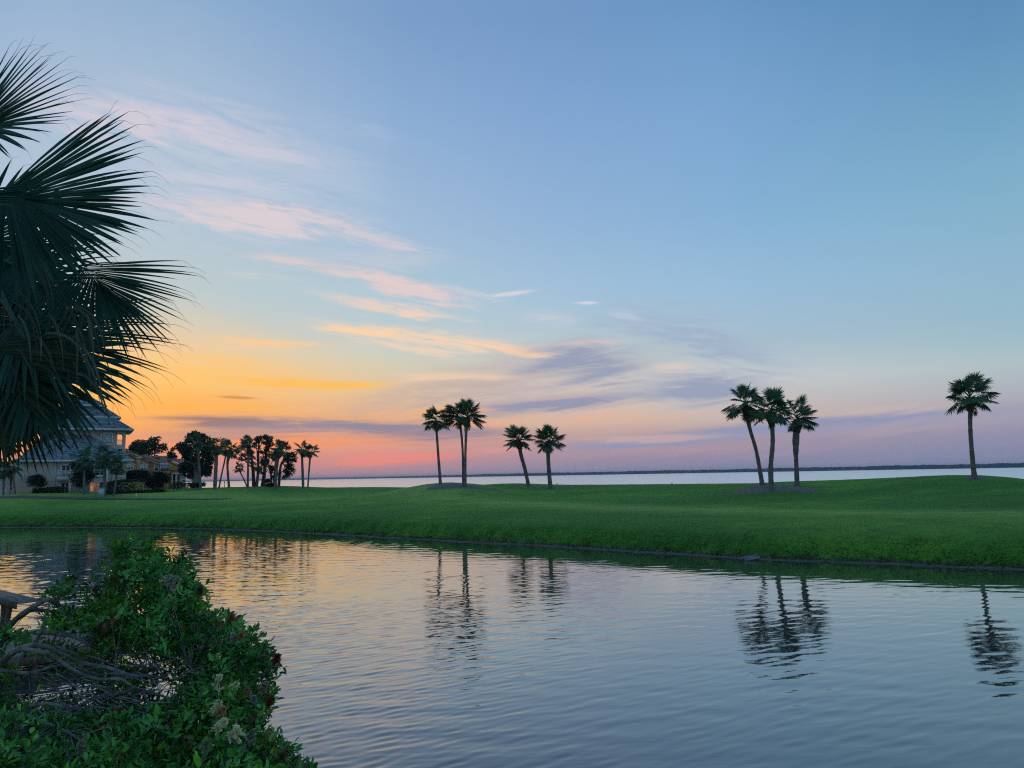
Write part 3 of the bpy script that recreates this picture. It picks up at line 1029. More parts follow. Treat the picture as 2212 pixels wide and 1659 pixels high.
G_MOUND = 'tall palms standing on the golf course mounds'
palm('lone tall palm on the highest mound, far from the other palms', cpath('one', [(825, 1555), (800, 1350), (770, 1000), (760, 750), (765, 600), (757, 440)]),
     [.24, .20, .175, .17, .19, .2], 2.30, 67, 11, 20, (0.80, 1), .34, G_MOUND, (80, -12), 1)
palm('palm with slanting trunk, first of the three close together', cpath('three', [(770, 1495), (690, 1050), (610, 770), (580, 650), (555, 500), (540, 410)]),
     [.22, .17, .16, .19, .22, .2], 2.21, 74, 23, 20, (0.76, 1), .36, G_MOUND, (80, -24), 1)
palm('middle palm of the three close together, mulch at its foot', cpath('three', [(890, 1565), (880, 1250), (905, 950), (905, 780), (892, 620), (888, 490)]),
     [.24, .22, .19, .19, .2, .2], 2.21, 70, 37, 22, (0.74, 1), .38, G_MOUND, (80, -18), 1)
palm('shortest palm of the three, thick booted upper trunk', cpath('three', [(1240, 1505), (1225, 1115), (1222, 1085), (1222, 880), (1232, 720), (1238, 600)]),
     [.24, .19, .20, .31, .31, .26], 2.16, 74, 41, 18, (0.74, 1), .44, G_MOUND, (80, -16), 0, 0.1)
palm('leaning shorter palm beside an upright one, middle pair', cpath('mid', [(1525, 1260), (1480, 1050), (1430, 870), (1410, 770), (1400, 690)]),
     [.26, .24, .25, .27, .25], 2.30, 101, 53, 22, (0.74, 1), .42, G_MOUND, (82, -12), 0)
palm('upright shorter palm beside a leaning one, middle pair', cpath('mid', [(1795, 1285), (1770, 1000), (1765, 820), (1778, 730), (1785, 705)]),
     [.28, .25, .25, .26, .25], 2.26, 97, 67, 22, (0.76, 1), .42, G_MOUND, (82, -16), 0)
palm('slim single palm left of the crossed pair', cpath('mid', [(425, 1215), (400, 900), (375, 560), (365, 480), (360, 435)]),
     [.19, .155, .14, .16, .18], 1.83, 90, 71, 18, (0.82, 1), .4, G_MOUND, (82, -26), 2)
palm('crossed-trunk palm leaning towards the slim single one', cpath('mid', [(708, 1250), (704, 900), (690, 650), (665, 470), (642, 390)]),
     [.15, .14, .13, .14, .15], 2.02, 86.4, 83, 20, (0.84, 1), .36, G_MOUND, (82, -12), 1, 2.9)
palm('crossed-trunk palm with a thick booted neck', cpath('mid', [(732, 1252), (735, 850), (742, 620), (745, 500), (755, 390)]),
     [.17, .14, .15, .22, .24], 2.11, 85.9, 97, 22, (0.76, 1), .4, G_MOUND, (82, -18), 1, 0.2)

G_SHORE = 'palms among the pines on the bay shore'
palm('taller palm of the pair right of the pines', cpath('pines', [(1895, 1052), (1880, 700), (1870, 420), (1862, 350)]), [.21, .19, .17, .18], 1.66, 122, 101, 14, (0.78, 1), .5, G_SHORE, (82, -22))
palm('shorter palm of the pair right of the pines', cpath('pines', [(1980, 1050), (2000, 800), (2025, 480), (2040, 390)]), [.13, .13, .15, .18], 1.50, 123, 103, 14, (0.8, 1), .5, G_SHORE, (82, -22))
palm('thick-trunked palm nearest the dark oak', cpath('pines', [(220, 1088), (240, 700), (255, 400), (265, 290)]), [.26, .25, .24, .24], 1.74, 112, 107, 14, (0.7, 1), .6, G_SHORE, (82, -30))
palm('booted palm between the oak and the pines', cpath('pines', [(490, 1052), (460, 650), (480, 480), (500, 350)]), [.19, .17, .24, .28], 1.82, 124, 109, 11, (0.7, 1), .55, G_SHORE, (82, -30))
palm('thin palm leaning over between two palms by the oak', cpath('pines', [(300, 1050), (340, 850), (420, 480), (415, 340)]), [.14, .12, .12, .15], 1.58, 126, 113, 12, (0.8, 1), .45, G_SHORE, (82, -30))
palm('small palm leaning sharply out from a palm foot', cpath('pines', [(840, 1030), (760, 880), (690, 740), (685, 700)]), [.12, .1, .1, .14], 1.14, 124, 127, 12, (0.85, 1), .35, G_SHORE, (80, -22))
palm('straight palm at the foot of the small leaning one', cpath('pines', [(845, 1062), (850, 600), (850, 350), (850, 270)]), [.17, .15, .15, .18], 1.82, 120, 131, 11, (0.8, 1), .5, G_SHORE, (82, -26))
palm('thick dark palm in front of the pines', cpath('pines', [(1362, 1058), (1388, 700), (1415, 450), (1420, 340)]), [.24, .23, .28, .3], 1.58, 116, 137, 14, (0.6, 1), .6, G_SHORE, (82, -32))
palm('short palm inside the pine clump', cpath('pines', [(1005, 1028), (1035, 820), (1050, 740), (1050, 680)]), [.18, .22, .24, .22], 1.43, 126, 139, 10, (0.6, 1), .5, G_SHORE, (82, -32))
palm('tall palm with drooping skirt before the dark oak', cpath('town', [(2150, 1295), (2110, 800), (2080, 250), (2075, 60)]), [.2, .17, .17, .2], 1.82, 111, 149, 11, (0.86, 1), .5, G_SHORE, (80, -38), 3)


# ------------------------------------------------------------------ broadleaf trees and pines
def crown_mesh(blobs, n, size, rng, base, alts=(), shell=0.62, up=0.4, aspect=0.55):
    """blobs: (centre, (rx,ry,rz)) in metres; leaves sit in the outer part of each blob"""
    vol = np.array([b[1][0] * b[1][1] * b[1][2] for b in blobs]) ** (2 / 3)
    cnt = np.maximum(6, (n * vol / vol.sum())).astype(int)
    ps, outs = [], []
    for (c, r), k_ in zip(blobs, cnt):
        d = rng.normal(size=(k_, 3)); d /= np.linalg.norm(d, axis=1)[:, None]
        q = shell + (1 - shell) * rng.random((k_, 1)) ** 0.7
        q *= 1 + 0.16 * np.sin(d[:, :1] * 7 + c[0] * 3) * np.sin(d[:, 2:] * 6 + c[2])
        ps.append(np.array(c) + d * q * np.array(r)); outs.append(d)
    ps = np.concatenate(ps); outs = np.concatenate(outs)
    v, f, c = leaves_np(ps, size * rng.uniform(0.6, 1.3, len(ps)), rng, up, outs * 0.6, aspect, tints(len(ps), base, rng, 0.35, alts))
    return np_mesh('crown', v, f, M_LEAF, False, c)


def tree(name, label, foot, d, blobs_px, n, size, base, trunk_r=0.35, group=None, seed=1, depth=1.0, bark_m=None, cat='tree', limbs=True, alts=(), shell=0.5, aspect=0.55, foot_pts=None, sub=5):
    """blobs_px: (x, y, rx, ry) lobes of the crown as seen, in picture points"""
    rng = np.random.default_rng(seed)
    p = at(*foot, d)
    gz = ground_z(p.x, p.y)
    root = empty(name, (p.x, p.y, gz)); tag(root, label, cat, group)
    o0 = np.array(root.location)
    m_px = d / FPX
    blobs, cent = [], []
    for (x, y, rx, ry) in blobs_px:
        c = np.array(at(x, y, d)) - o0
        rx_, rz_ = rx * m_px, ry * m_px
        c[1] += rng.uniform(-0.5, 0.5) * rx_ * depth
        cent.append((c, rx_))
        for j in range(sub):
            q = rng.normal(size=3); q /= np.linalg.norm(q)
            k_ = rng.uniform(0.34, 0.60)
            blobs.append((c + q * np.array((rx_, rx_ * depth, rz_)) * 0.55, (rx_ * k_, rx_ * k_ * depth, rz_ * k_)))
    link('crown', crown_mesh(blobs, n, size, rng, base, alts, shell, 0.4, aspect), root)
    a = Acc()
    topc = cent[0][0]
    spine = foot_pts if foot_pts is not None else [np.array((0, 0, -0.1)), np.array((rng.normal() * .15, 0, topc[2] * 0.4)), topc * np.array((0.8, 0.8, 0.9))]
    sp = bend(spine, 12)
    a.tube(sp, np.linspace(trunk_r, trunk_r * 0.35, len(sp)), 8)
    if limbs:
        for c, rx_ in cent:
            k_ = rng.integers(len(sp) // 3, len(sp) - 1)
            s0 = sp[k_]; mid = (s0 + c) / 2 + rng.normal(size=3) * 0.12 * rx_ + np.array((0, 0, -0.1 * rx_))
            a.tube(bend([s0, mid, c], 8), np.linspace(trunk_r * 0.42, trunk_r * 0.10, len(bend([s0, mid, c], 8))), 5)
            for j in range(3):
                e = c + rng.normal(size=3) * 0.55 * rx_
                a.tube(np.array([mid, (mid + e) / 2 + rng.normal(size=3) * .1, e]), [trunk_r * .2, trunk_r * .13, trunk_r * .05], 4)
    link('trunk', a.mesh('trunk', bark_m or M_GREYBARK, True), root)
    return root


def blobs_of(crop, lst):
    ox, oy, s = CROPS[crop]
    k_ = s * 3.9375
    return [(*cp(crop, x, y), rx / k_, ry / k_) for x, y, rx, ry in lst]


OAK = (0.040, 0.072, 0.030)
tree('oak_tree', 'broad round oak rising behind the orange townhouses', (146, 486), 165,
     blobs_of('row', [(260, 400, 130, 80), (150, 440, 90, 60), (340, 370, 90, 62), (390, 440, 80, 70), (250, 480, 150, 50), (100, 460, 50, 40)]), 4300, 0.44, OAK, 0.5, 'broadleaf trees behind the houses', 3, alts=(((0.07, 0.055, 0.02), .08),), shell=0.55)
tree('small_tree', 'small sparse tree between round oak and dark oak', (171, 487), 160,
     blobs_of('row', [(520, 500, 38, 36), (545, 460, 18, 26), (495, 545, 30, 26), (550, 545, 30, 26)]), 700, 0.42, OAK, 0.22, 'broadleaf trees behind the houses', 5, alts=(((0.07, 0.05, 0.02), .1),))
tree('oak_tree', 'large dark oak hung with moss beside orange townhouses', cp('row', 790, 835), 126,
     blobs_of('row', [(800, 330, 110, 75), (720, 450, 120, 90), (880, 420, 110, 100), (660, 520, 85, 90), (780, 560, 140, 110), (920, 530, 70, 100), (700, 660, 80, 90), (830, 690, 110, 80), (900, 660, 60, 80), (760, 740, 80, 50)]), 10500, 0.40, (0.034, 0.064, 0.036), 0.7, 'broadleaf trees behind the houses', 8, shell=0.35)

PINE = (0.038, 0.068, 0.032)


def pine(label, crop, trunk, clumps, d, r, seed, n=1700):
    pts = [cp(crop, x, y) for x, y in trunk]
    p0 = at(*pts[0], d)
    gz = ground_z(p0.x, p0.y)
    o0 = np.array((p0.x, p0.y, gz))
    tp = [np.array(at(*q, d)) - o0 for q in pts]
    tp[0][2] = -0.1
    return tree('pine_tree', label, pts[0], d, blobs_of(crop, clumps), n, 0.30, PINE, r, 'pines on the bay shore', seed, 0.9, M_PINEBARK, 'pine tree', True, ((((0.045, 0.06, 0.028)), .2),), 0.25, 0.34, tp, 4)


pine('pine with layered crown, first of the clump beside the straight palm', 'pines', [(962, 1022), (940, 700), (905, 430), (860, 260)],
     [(790, 250, 95, 60), (720, 290, 60, 40), (650, 340, 60, 40), (790, 430, 110, 45), (710, 520, 75, 38), (640, 400, 40, 34), (880, 180, 70, 55), (850, 500, 60, 40), (930, 390, 60, 40)], 126, .30, 21)
pine('tallest pine under the high rounded crown', 'pines', [(1010, 1022), (1040, 750), (1050, 280), (1080, 180)],
     [(1050, 140, 80, 60), (1150, 110, 90, 50), (1000, 190, 50, 45), (1110, 380, 55, 34), (960, 230, 40, 40), (950, 480, 30, 22)], 128, .26, 22)
pine('pine leaning right beneath the high rounded crown', 'pines', [(1120, 1022), (1180, 600), (1190, 300), (1210, 160)],
     [(1240, 110, 95, 52), (1180, 200, 90, 50), (1280, 170, 65, 50), (1280, 260, 70, 50), (1210, 330, 80, 60), (1250, 430, 80, 60), (1130, 500, 60, 50), (1110, 570, 50, 50), (1300, 480, 60, 60)], 129, .3, 23)
pine('slender pine stem in the middle of the clump', 'pines', [(1155, 1022), (1185, 700), (1230, 520)],
     [(1150, 600, 60, 50), (1230, 560, 40, 40), (1290, 670, 60, 34), (1340, 520, 40, 40)], 131, .18, 24, 900)
pine('pine with broad flat-topped crown behind the thick dark palm', 'pines', [(1350, 1012), (1370, 640), (1420, 380), (1450, 240)],
     [(1420, 210, 80, 50), (1500, 210, 90, 45), (1570, 230, 60, 38), (1600, 300, 55, 30), (1500, 300, 90, 50), (1480, 400, 80, 50), (1400, 330, 50, 50)], 127, .28, 25)
pine('bushy pine on the right of the clump, low branches', 'pines', [(1430, 1016), (1470, 640), (1560, 500), (1640, 420)],
     [(1640, 430, 100, 45), (1720, 470, 60, 50), (1560, 470, 80, 45), (1620, 540, 110, 50), (1700, 530, 70, 40), (1590, 630, 110, 45), (1660, 700, 90, 45), (1560, 760, 90, 50), (1640, 800, 80, 40), (1560, 860, 90, 40), (1690, 740, 50, 30), (1450, 800, 60, 40)], 126, .24, 26, 3200)
pine('low wind-bent pine crossing the clump foot', 'pines', [(1300, 985), (1280, 800), (1220, 600)],
     [(1230, 920, 70, 26), (1190, 950, 50, 24), (1290, 690, 50, 34), (1300, 850, 40, 30), (1320, 720, 30, 30), (1270, 760, 40, 26)], 124, .2, 27, 800)


def shrub(name, label, blobs, d, n, size, base, seed, group=None, cat='shrub', trunk=None, alts=()):
    rng = np.random.default_rng(seed)
    xs_ = [b[0] for b in blobs]; ys_ = [b[1] + b[3] for b in blobs]
    p = at(sum(xs_) / len(xs_), max(ys_), d)
    gz = ground_z(p.x, p.y)
    root = empty(name, (p.x, p.y, gz)); tag(root, label, cat, group)
    o0 = np.array(root.location)
    m_px = d / FPX
    bl = []
    for (x, y, rx, ry) in blobs:
        c = np.array(at(x, y, d)) - o0
        bl.append((c, (rx * m_px, rx * m_px * 0.8, ry * m_px)))
        for j in range(4):
            q = rng.normal(size=3); q /= np.linalg.norm(q)
            bl.append((c + q * np.array((rx, rx * .8, ry)) * m_px * .5, (rx * m_px * .55, rx * m_px * .5, ry * m_px * .55)))
    me = crown_mesh(bl, n, size, rng, base, alts, 0.3)
    link('foliage', me, root)
    a = Acc()
    stems = trunk if trunk is not None else None
    if stems is None:
        for j in range(4):
            e = bl[rng.integers(len(bl))][0]
            b0 = np.array((e[0] * 0.35 + rng.normal() * .1, rng.normal() * .1, -0.05))
            sp = bend([b0, (b0 + e) / 2 + rng.normal(size=3) * .06, e], 6); a.tube(sp, np.linspace(.06, .015, len(sp)), 5)
    else:
        for st in stems:
            q = [np.array(at(x, y, d - 0.4)) - o0 for x, y in st]
            sp = bend(q, 8)
            a.tube(sp, np.linspace(.11, .05, len(sp)), 6)
    link('stems', a.mesh('stems', M_GREYBARK, True), root)
    return root


def hedge(label, pts, d0, d1, seed, n, base=(0.020, 0.040, 0.018), depth=1.6, size=0.2, group='clipped hedges in front of the houses'):
    """pts: (x, ytop, ybottom) along the hedge in picture points"""
    rng = np.random.default_rng(seed)
    m = len(pts)
    ds = np.linspace(d0, d1, m)
    A_ = [np.array(at(x, yt, dd)) for (x, yt, yb), dd in zip(pts, ds)]
    gz = [ground_z(a_[0], a_[1]) for a_ in A_]
    o0 = np.array((A_[0][0], A_[0][1], gz[0]))
    root = empty('hedge', o0); tag(root, label, 'hedge', group)
    t = rng.random(n) * (m - 1)
    i = np.minimum(t.astype(int), m - 2); f = (t - i)[:, None]
    Aa = np.array(A_)
    top = Aa[i] * (1 - f) + Aa[i + 1] * f
    g_ = np.array(gz)[i] * (1 - f[:, 0]) + np.array(gz)[i + 1] * f[:, 0]
    side = rng.random(n)
    hgt = np.where(side < 0.35, 1.0, rng.random(n))
    dep = np.where(side < 0.35, rng.random(n), np.where(side < 0.85, rng.normal(size=n) * .05, 1.0 + rng.normal(size=n) * .05))
    pos = top.copy()
    pos[:, 2] = g_ + (top[:, 2] - g_) * hgt + rng.normal(size=n) * 0.06 + 0.05 * np.sin(top[:, 0] * 3)
    pos[:, 1] += dep * depth
    pos[:, 0] += rng.normal(size=n) * 0.05
    v, fc, c = leaves_np(pos - o0, size * rng.uniform(.6, 1.3, n), rng, 0.4, None, 0.6, tints(n, base, rng, .35, (((0.035, 0.075, 0.025), .15),)))
    link('foliage', np_mesh('foliage', v, fc, M_LEAF, False, c), root)
    a = Acc()
    for j in range(m - 1):
        for q in range(3):
            ff = (q + .5) / 3
            c0 = Aa[j] * (1 - ff) + Aa[j + 1] * ff - o0
            g0 = gz[j] * (1 - ff) + gz[j + 1] * ff - o0[2]
            a.tube(np.array([(c0[0], c0[1] + depth / 2, g0 - .05), (c0[0] + rng.normal() * .1, c0[1] + depth / 2, g0 + (c0[2] - g0) * .5), (c0[0] + rng.normal() * .2, c0[1] + depth / 2, g0 + (c0[2] - g0) * .9)]), [.05, .04, .02], 5)
    link('stems', a.mesh('stems', M_GREYBARK, True), root)
    return root

# ------------------------------------------------------------------ building materials
M_STUCCO = plain('grey_stucco', (0.54, 0.45, 0.385), 0.85, 0.10, 1.2, 14, 0.01)
M_TRIM = plain('white_trim', (0.72, 0.72, 0.70), 0.5, 0.05, 2.0)
M_GUTTER = plain('gutter_metal', (0.55, 0.58, 0.58), 0.4, 0.06, 2.0)
M_GLASS = plain('window_glass', (0.030, 0.042, 0.055), 0.06, 0.2, 0.8, spec=0.9)
M_BLIND = plain('window_blind', (0.42, 0.47, 0.52), 0.35, 0.08, 0.6, spec=0.8)
M_DARK = plain('dark_screen', (0.022, 0.020, 0.020), 0.6, 0.2, 2.0)
M_OCHRE = plain('ochre_stucco', (0.62, 0.33, 0.12), 0.85, 0.10, 0.8, 12, 0.01)
M_CREAM = plain('cream_trim', (0.62, 0.50, 0.38), 0.7, 0.06, 2.0)
M_METALBOX = plain('painted_steel', (0.40, 0.46, 0.44), 0.45, 0.06, 2.0)


def tile_mat(name, a, b, rowlen=0.33):
    def fn(n, bs, out):
        tcn = n.new('ShaderNodeTexCoord')
        P = tcn.outputs['Object']
        mp = n.new('ShaderNodeMapping'); mp.inputs['Scale'].default_value = (1.6, 3.2, 3.2); n.put(mp.inputs[0], P)
        v = n.new('ShaderNodeTexVoronoi'); v.inputs['Scale'].default_value = 1.6; n.put(v.inputs['Vector'], mp.outputs[0])
        t = n.noise(P, 0.6, 5, 0.7)
        sepc = n.new('ShaderNodeSeparateColor'); n.put(sepc.inputs[0], v.outputs['Color'])
        f = n.add(n.mul(sepc.outputs[0], 0.6), n.mul(t, 0.6))
        n.put(bs.inputs['Base Color'], n.mix(n.smooth(f, 0.3, 0.95), a, b))
        bs.inputs['Roughness'].default_value = 0.6
        wv = n.new('ShaderNodeTexWave'); wv.inputs['Scale'].default_value = 1.4; n.put(wv.inputs['Vector'], P)
        bump(n, bs, wv.outputs[1], 0.03, 0.6)
    return material(name, fn)


M_TILE = tile_mat('slate_blue_tile', (0.060, 0.100, 0.120), (0.235, 0.295, 0.315))
M_REDTILE = tile_mat('red_clay_tile', (0.20, 0.070, 0.062), (0.36, 0.16, 0.13))


def lit_mat(n, bs, out):
    g = n.new('ShaderNodeTexCoord')
    t = n.noise(g.outputs['Object'], 1.3, 3, 0.6)
    bs.inputs['Base Color'].default_value = (0.05, 0.03, 0.02, 1)
    bs.inputs['Roughness'].default_value = 0.1
    n.put(bs.inputs['Emission Color'], n.ramp(t, [(0.35, (0.10, 0.025, 0.012)), (0.55, (0.55, 0.16, 0.05)), (0.72, (1.0, 0.5, 0.18))]))
    bs.inputs['Emission Strength'].default_value = 0.55


M_LIT = material('lamplit_room', lit_mat)


class Frame:
    """a building's own axes: x along the front, y into the building, z up; root Empty stands at its right front corner"""
    def __init__(s, name, px, py, d, ang, label, cat, group=None, zbase=None):
        p = at(px, py, d)
        s.o = np.array((p.x, p.y, ground_z(p.x, p.y) if zbase is None else zbase))
        s.a = R(ang)
        s.e1 = np.array((math.cos(s.a), math.sin(s.a), 0)); s.e2 = np.array((-math.sin(s.a), math.cos(s.a), 0))
        s.root = empty(name, s.o, s.a)
        tag(s.root, label, cat, group)

    def loc(s, px, py, depth):
        v = np.array(pdir(px, py)); c = np.array((0, 0, H))
        t = (depth - np.dot(c - s.o, s.e2)) / np.dot(v, s.e2)
        q = c + v * t - s.o
        return float(np.dot(q, s.e1)), float(q[2])

    def c(s, crop, x, y, depth):
        return s.loc(*cp(crop, x, y), depth)

    def box(s, name, lo, hi, mat, parent=None):
        return link(name, Acc().box(lo, hi).mesh(name, mat), parent or s.root)

    def prism(s, name, poly, y0, y1, mat, parent=None):
        """poly: (x, z) outline, extruded from depth y0 to y1"""
        n = len(poly)
        vs = [(x, y0, z) for x, z in poly] + [(x, y1, z) for x, z in poly]
        fs = [tuple(range(n)), tuple(range(2 * n - 1, n - 1, -1))] + [(i, i + n, (i + 1) % n + n, (i + 1) % n) for i in range(n)]
        return mesh_obj(name, vs, fs, mat, parent or s.root)

    def window(s, x0, x1, z0, z1, y, cols=2, rows=2, fw=0.13, mat=None, name='window', sill=True, panes=None):
        fr = Acc()
        d0, d1 = y - 0.07, y + 0.03
        fr.box((x0 - fw, d0, z0 - fw), (x0, d1, z1 + fw)); fr.box((x1, d0, z0 - fw), (x1 + fw, d1, z1 + fw))
        fr.box((x0, d0 + .002, z1), (x1, d1, z1 + fw)); fr.box((x0, d0 + .002, z0 - fw), (x1, d1, z0))
        for i in range(1, cols):
            xm = x0 + (x1 - x0) * i / cols
            fr.box((xm - .05, d0 + .01, z0), (xm + .05, d1, z1))
        for j in range(1, rows):
            zm = z0 + (z1 - z0) * j / rows
            fr.box((x0, d0 + .014, zm - .04), (x1, d1, zm + .04))
        w = link(name, fr.mesh(name, M_TRIM), s.root)
        for i in range(cols):
            for j in range(rows):
                pm = panes[i][j] if panes else (mat or M_GLASS)
                xa, xb = x0 + (x1 - x0) * i / cols + .03, x0 + (x1 - x0) * (i + 1) / cols - .03
                za, zb = z0 + (z1 - z0) * j / rows + .03, z0 + (z1 - z0) * (j + 1) / rows - .03
                link('pane', Acc().box((xa, y - .02, za), (xb, y + .01, zb)).mesh('pane', pm), w)
        if sill:
            link('sill', Acc().box((x0 - fw - .05, y - .16, z0 - fw - .09), (x1 + fw + .05, y + .02, z0 - fw)).mesh('sill', M_TRIM), w)
        return w

    def courses(s, parent, A_, B_, C_, D_, n, mat, lift=0.07, name='tile_course'):
        """rows of roof tiles from eave edge A-B up to D-C (local points)"""
        A_, B_, C_, D_ = (np.array(q, float) for q in (A_, B_, C_, D_))
        nrm_ = np.cross(B_ - A_, D_ - A_); nrm_ /= np.linalg.norm(nrm_) + 1e-9
        if nrm_[2] < 0: nrm_ = -nrm_
        for i in range(n):
            t0, t1 = i / n, min(1.0, (i + 1.12) / n)
            a0, b0 = A_ + (D_ - A_) * t0, B_ + (C_ - B_) * t0
            a1, b1 = A_ + (D_ - A_) * t1, B_ + (C_ - B_) * t1
            up = nrm_ * lift
            m = max(2, int(np.linalg.norm(b0 - a0) / 0.9))
            vs, fs = [], []
            for j in range(m + 1):
                f = j / m
                jit = nrm_ * random.uniform(-.012, .012)
                lo = a0 + (b0 - a0) * f; hi = a1 + (b1 - a1) * f
                vs += [lo + up + jit, hi + nrm_ * 0.012, lo - nrm_ * 0.01]
            for j in range(m):
                o_ = j * 3
                fs += [(o_, o_ + 3, o_ + 4, o_ + 1), (o_ + 2, o_ + 5, o_ + 3, o_)]
            mesh_obj(name, vs, fs, mat, parent)


# ------------------------------------------------------------------ the grey house
HS = Frame('stucco_house', *cp('house', 1560, 1240), 106, 29, 'big grey stucco house with blue-grey tiled hip roofs', 'house')
hc = lambda x, y, dep=0.0: HS.c('house', x, y, dep)
xL, xR = hc(150, 1100)[0], 0.0
zE = hc(900, 832, -0.7)[1]
HS.box('wall', (xL, 0, -0.8), (xR, 3.2, zE + 0.3), M_STUCCO)
# upper storey set back, its corner an open loggia
yU = 3.0
uL = hc(560, 600, yU)[0]; uA = hc(1440, 600, yU)[0]; uR = hc(1563, 600, yU)[0]
zU = hc(1400, 452, yU)[1]
HS.box('upper_wall', (uL, yU, zE - 1.0), (uA, yU + 9.5, zU), M_STUCCO)
a0, a1 = hc(1458, 600, yU)[0], hc(1530, 600, yU)[0]
zF, zT = hc(1490, 640, yU)[1], hc(1490, 492, yU)[1]
zs = zT - (a1 - a0) / 2
for nm, y0, y1 in (('arch_wall', yU + .002, yU + .32), ('rear_arch_wall', yU + 2.4, yU + 2.7)):
    a = Acc()
    a.box((uA, y0, zE - 1.0), (a0, y1, zU)); a.box((a1, y0, zE - 1.0), (uR, y1, zU)); a.box((a0, y0, zE - 1.0), (a1, y1, zF))
    K = 10
    for i in range(K):
        f0, f1 = i / K, (i + 1) / K
        x0_, x1_ = a0 + (a1 - a0) * f0, a0 + (a1 - a0) * f1
        zc = zs + math.sqrt(max(0, 1 - (2 * (f0 + f1) / 2 - 1) ** 2)) * (a1 - a0) / 2
        a.box((x0_, y0, zc), (x1_, y1, zU))
    link(nm, a.mesh(nm, M_STUCCO), HS.root)
HS.box('loggia_floor', (uA, yU + .32, zF - .25), (uR - .05, yU + 2.4, zF - .02), M_STUCCO)
ab = Acc()
for i in range(12):
    th0, th1 = math.pi * i / 12, math.pi * (i + 1) / 12
    xm, zm, r_ = (a0 + a1) / 2, zs, (a1 - a0) / 2
    p = [(xm + math.cos(t) * rr_, zm + math.sin(t) * rr_) for t, rr_ in ((th0, r_), (th1, r_), (th1, r_ + .16), (th0, r_ + .16))]
    ab.put([(x, yU - .05, z) for x, z in p] + [(x, yU - .004, z) for x, z in p], [(0, 1, 2, 3), (7, 6, 5, 4), (0, 4, 5, 1), (1, 5, 6, 2), (2, 6, 7, 3), (3, 7, 4, 0)])
link('arch_moulding', ab.mesh('arch_moulding', M_TRIM), HS.root)


def railing(parent_frame, x0, x1, y, z0, z1, mat, name='railing', n=9, ends=None):
    a = Acc()
    a.box((x0, y - .04, z1 - .08), (x1, y + .04, z1)); a.box((x0, y - .03, z0), (x1, y + .03, z0 + .06))
    for i in range(n + 1):
        x = x0 + (x1 - x0) * i / n
        a.box((x - .022, y - .02, z0 + .06), (x + .022, y + .02, z1 - .08))
    if ends:
        for x in (x0, x1):
            a.box((x - .03, y + .04, z1 - .078), (x + .03, y + ends, z1 - .002))
            for q in range(1, 5):
                yy = y + ends * q / 5
                a.box((x - .02, yy - .02, z0), (x + .02, yy + .02, z1 - .08))
    return link(name, a.mesh(name, mat), parent_frame.root)


railing(HS, a0, a1, yU + .15, zF, hc(1490, 572, yU)[1], M_TRIM, n=7)
xw0, zw0 = hc(1465, 722, yU); xw1, zw1 = hc(1522, 688, yU)
HS.window(xw0, xw1, zw0, zw1, yU, 1, 1, .06, M_GLASS, sill=False)
xw0, zw0 = hc(1262, 622, yU); xw1, zw1 = hc(1395, 500, yU)
HS.window(xw0, xw1, zw0, zw1, yU, 2, 2, .14, M_BLIND)
# lower skirt roof
rl = mesh_obj('lower_roof', [], [], None, HS.root)
A_ = (hc(215, 828, -0.8)[0], -0.8, hc(900, 826, -0.8)[1]); B_ = (hc(1668, 828, -0.8)[0], -0.8, A_[2])
zR = hc(1000, 512, yU)[1]
C_ = (hc(1095, 512, yU)[0], yU + .01, zR); D_ = (hc(560, 512, yU)[0], yU + .01, zR)
Bb = (B_[0], 7.5, B_[2]); Ab = (A_[0], 7.5, A_[2])


def solid(parent, name, pts, faces, mat):
    return mesh_obj(name, pts, faces, mat, parent)


def roof_base(parent, eave, topq, drop=0.16):
    """closed underside so that no light leaks through a roof"""
    e = [np.array(q, float) - (0, 0, drop) for q in eave]; t = [np.array(q, float) - (0, 0, drop) for q in topq]
    k = len(e)
    vs = e + t
    fs = [tuple(range(k - 1, -1, -1)), tuple(range(k, 2 * k))] + [(i, (i + 1) % k, (i + 1) % k + k, i + k) for i in range(k)]
    return mesh_obj('roof_deck', vs, fs, M_TILE, parent)


roof_base(rl, [A_, B_, Bb, Ab], [D_, C_, (C_[0], C_[1] + 1, zR), (D_[0], D_[1] + 1, zR)])
HS.courses(rl, A_, B_, C_, D_, 13, M_TILE)
HS.courses(rl, B_, Bb, (C_[0], C_[1] + 1, zR), C_, 13, M_TILE)
HS.courses(rl, Ab, A_, D_, (D_[0], D_[1] + 1, zR), 13, M_TILE)
HS.box('gutter', (A_[0], -1.0, A_[2] - .22), (B_[0] + .05, -0.82, A_[2] + .02), M_GUTTER)
HS.box('soffit', (A_[0] + .1, -0.81, A_[2] - .24), (B_[0] - .1, -0.005, A_[2] - .17), M_TRIM)
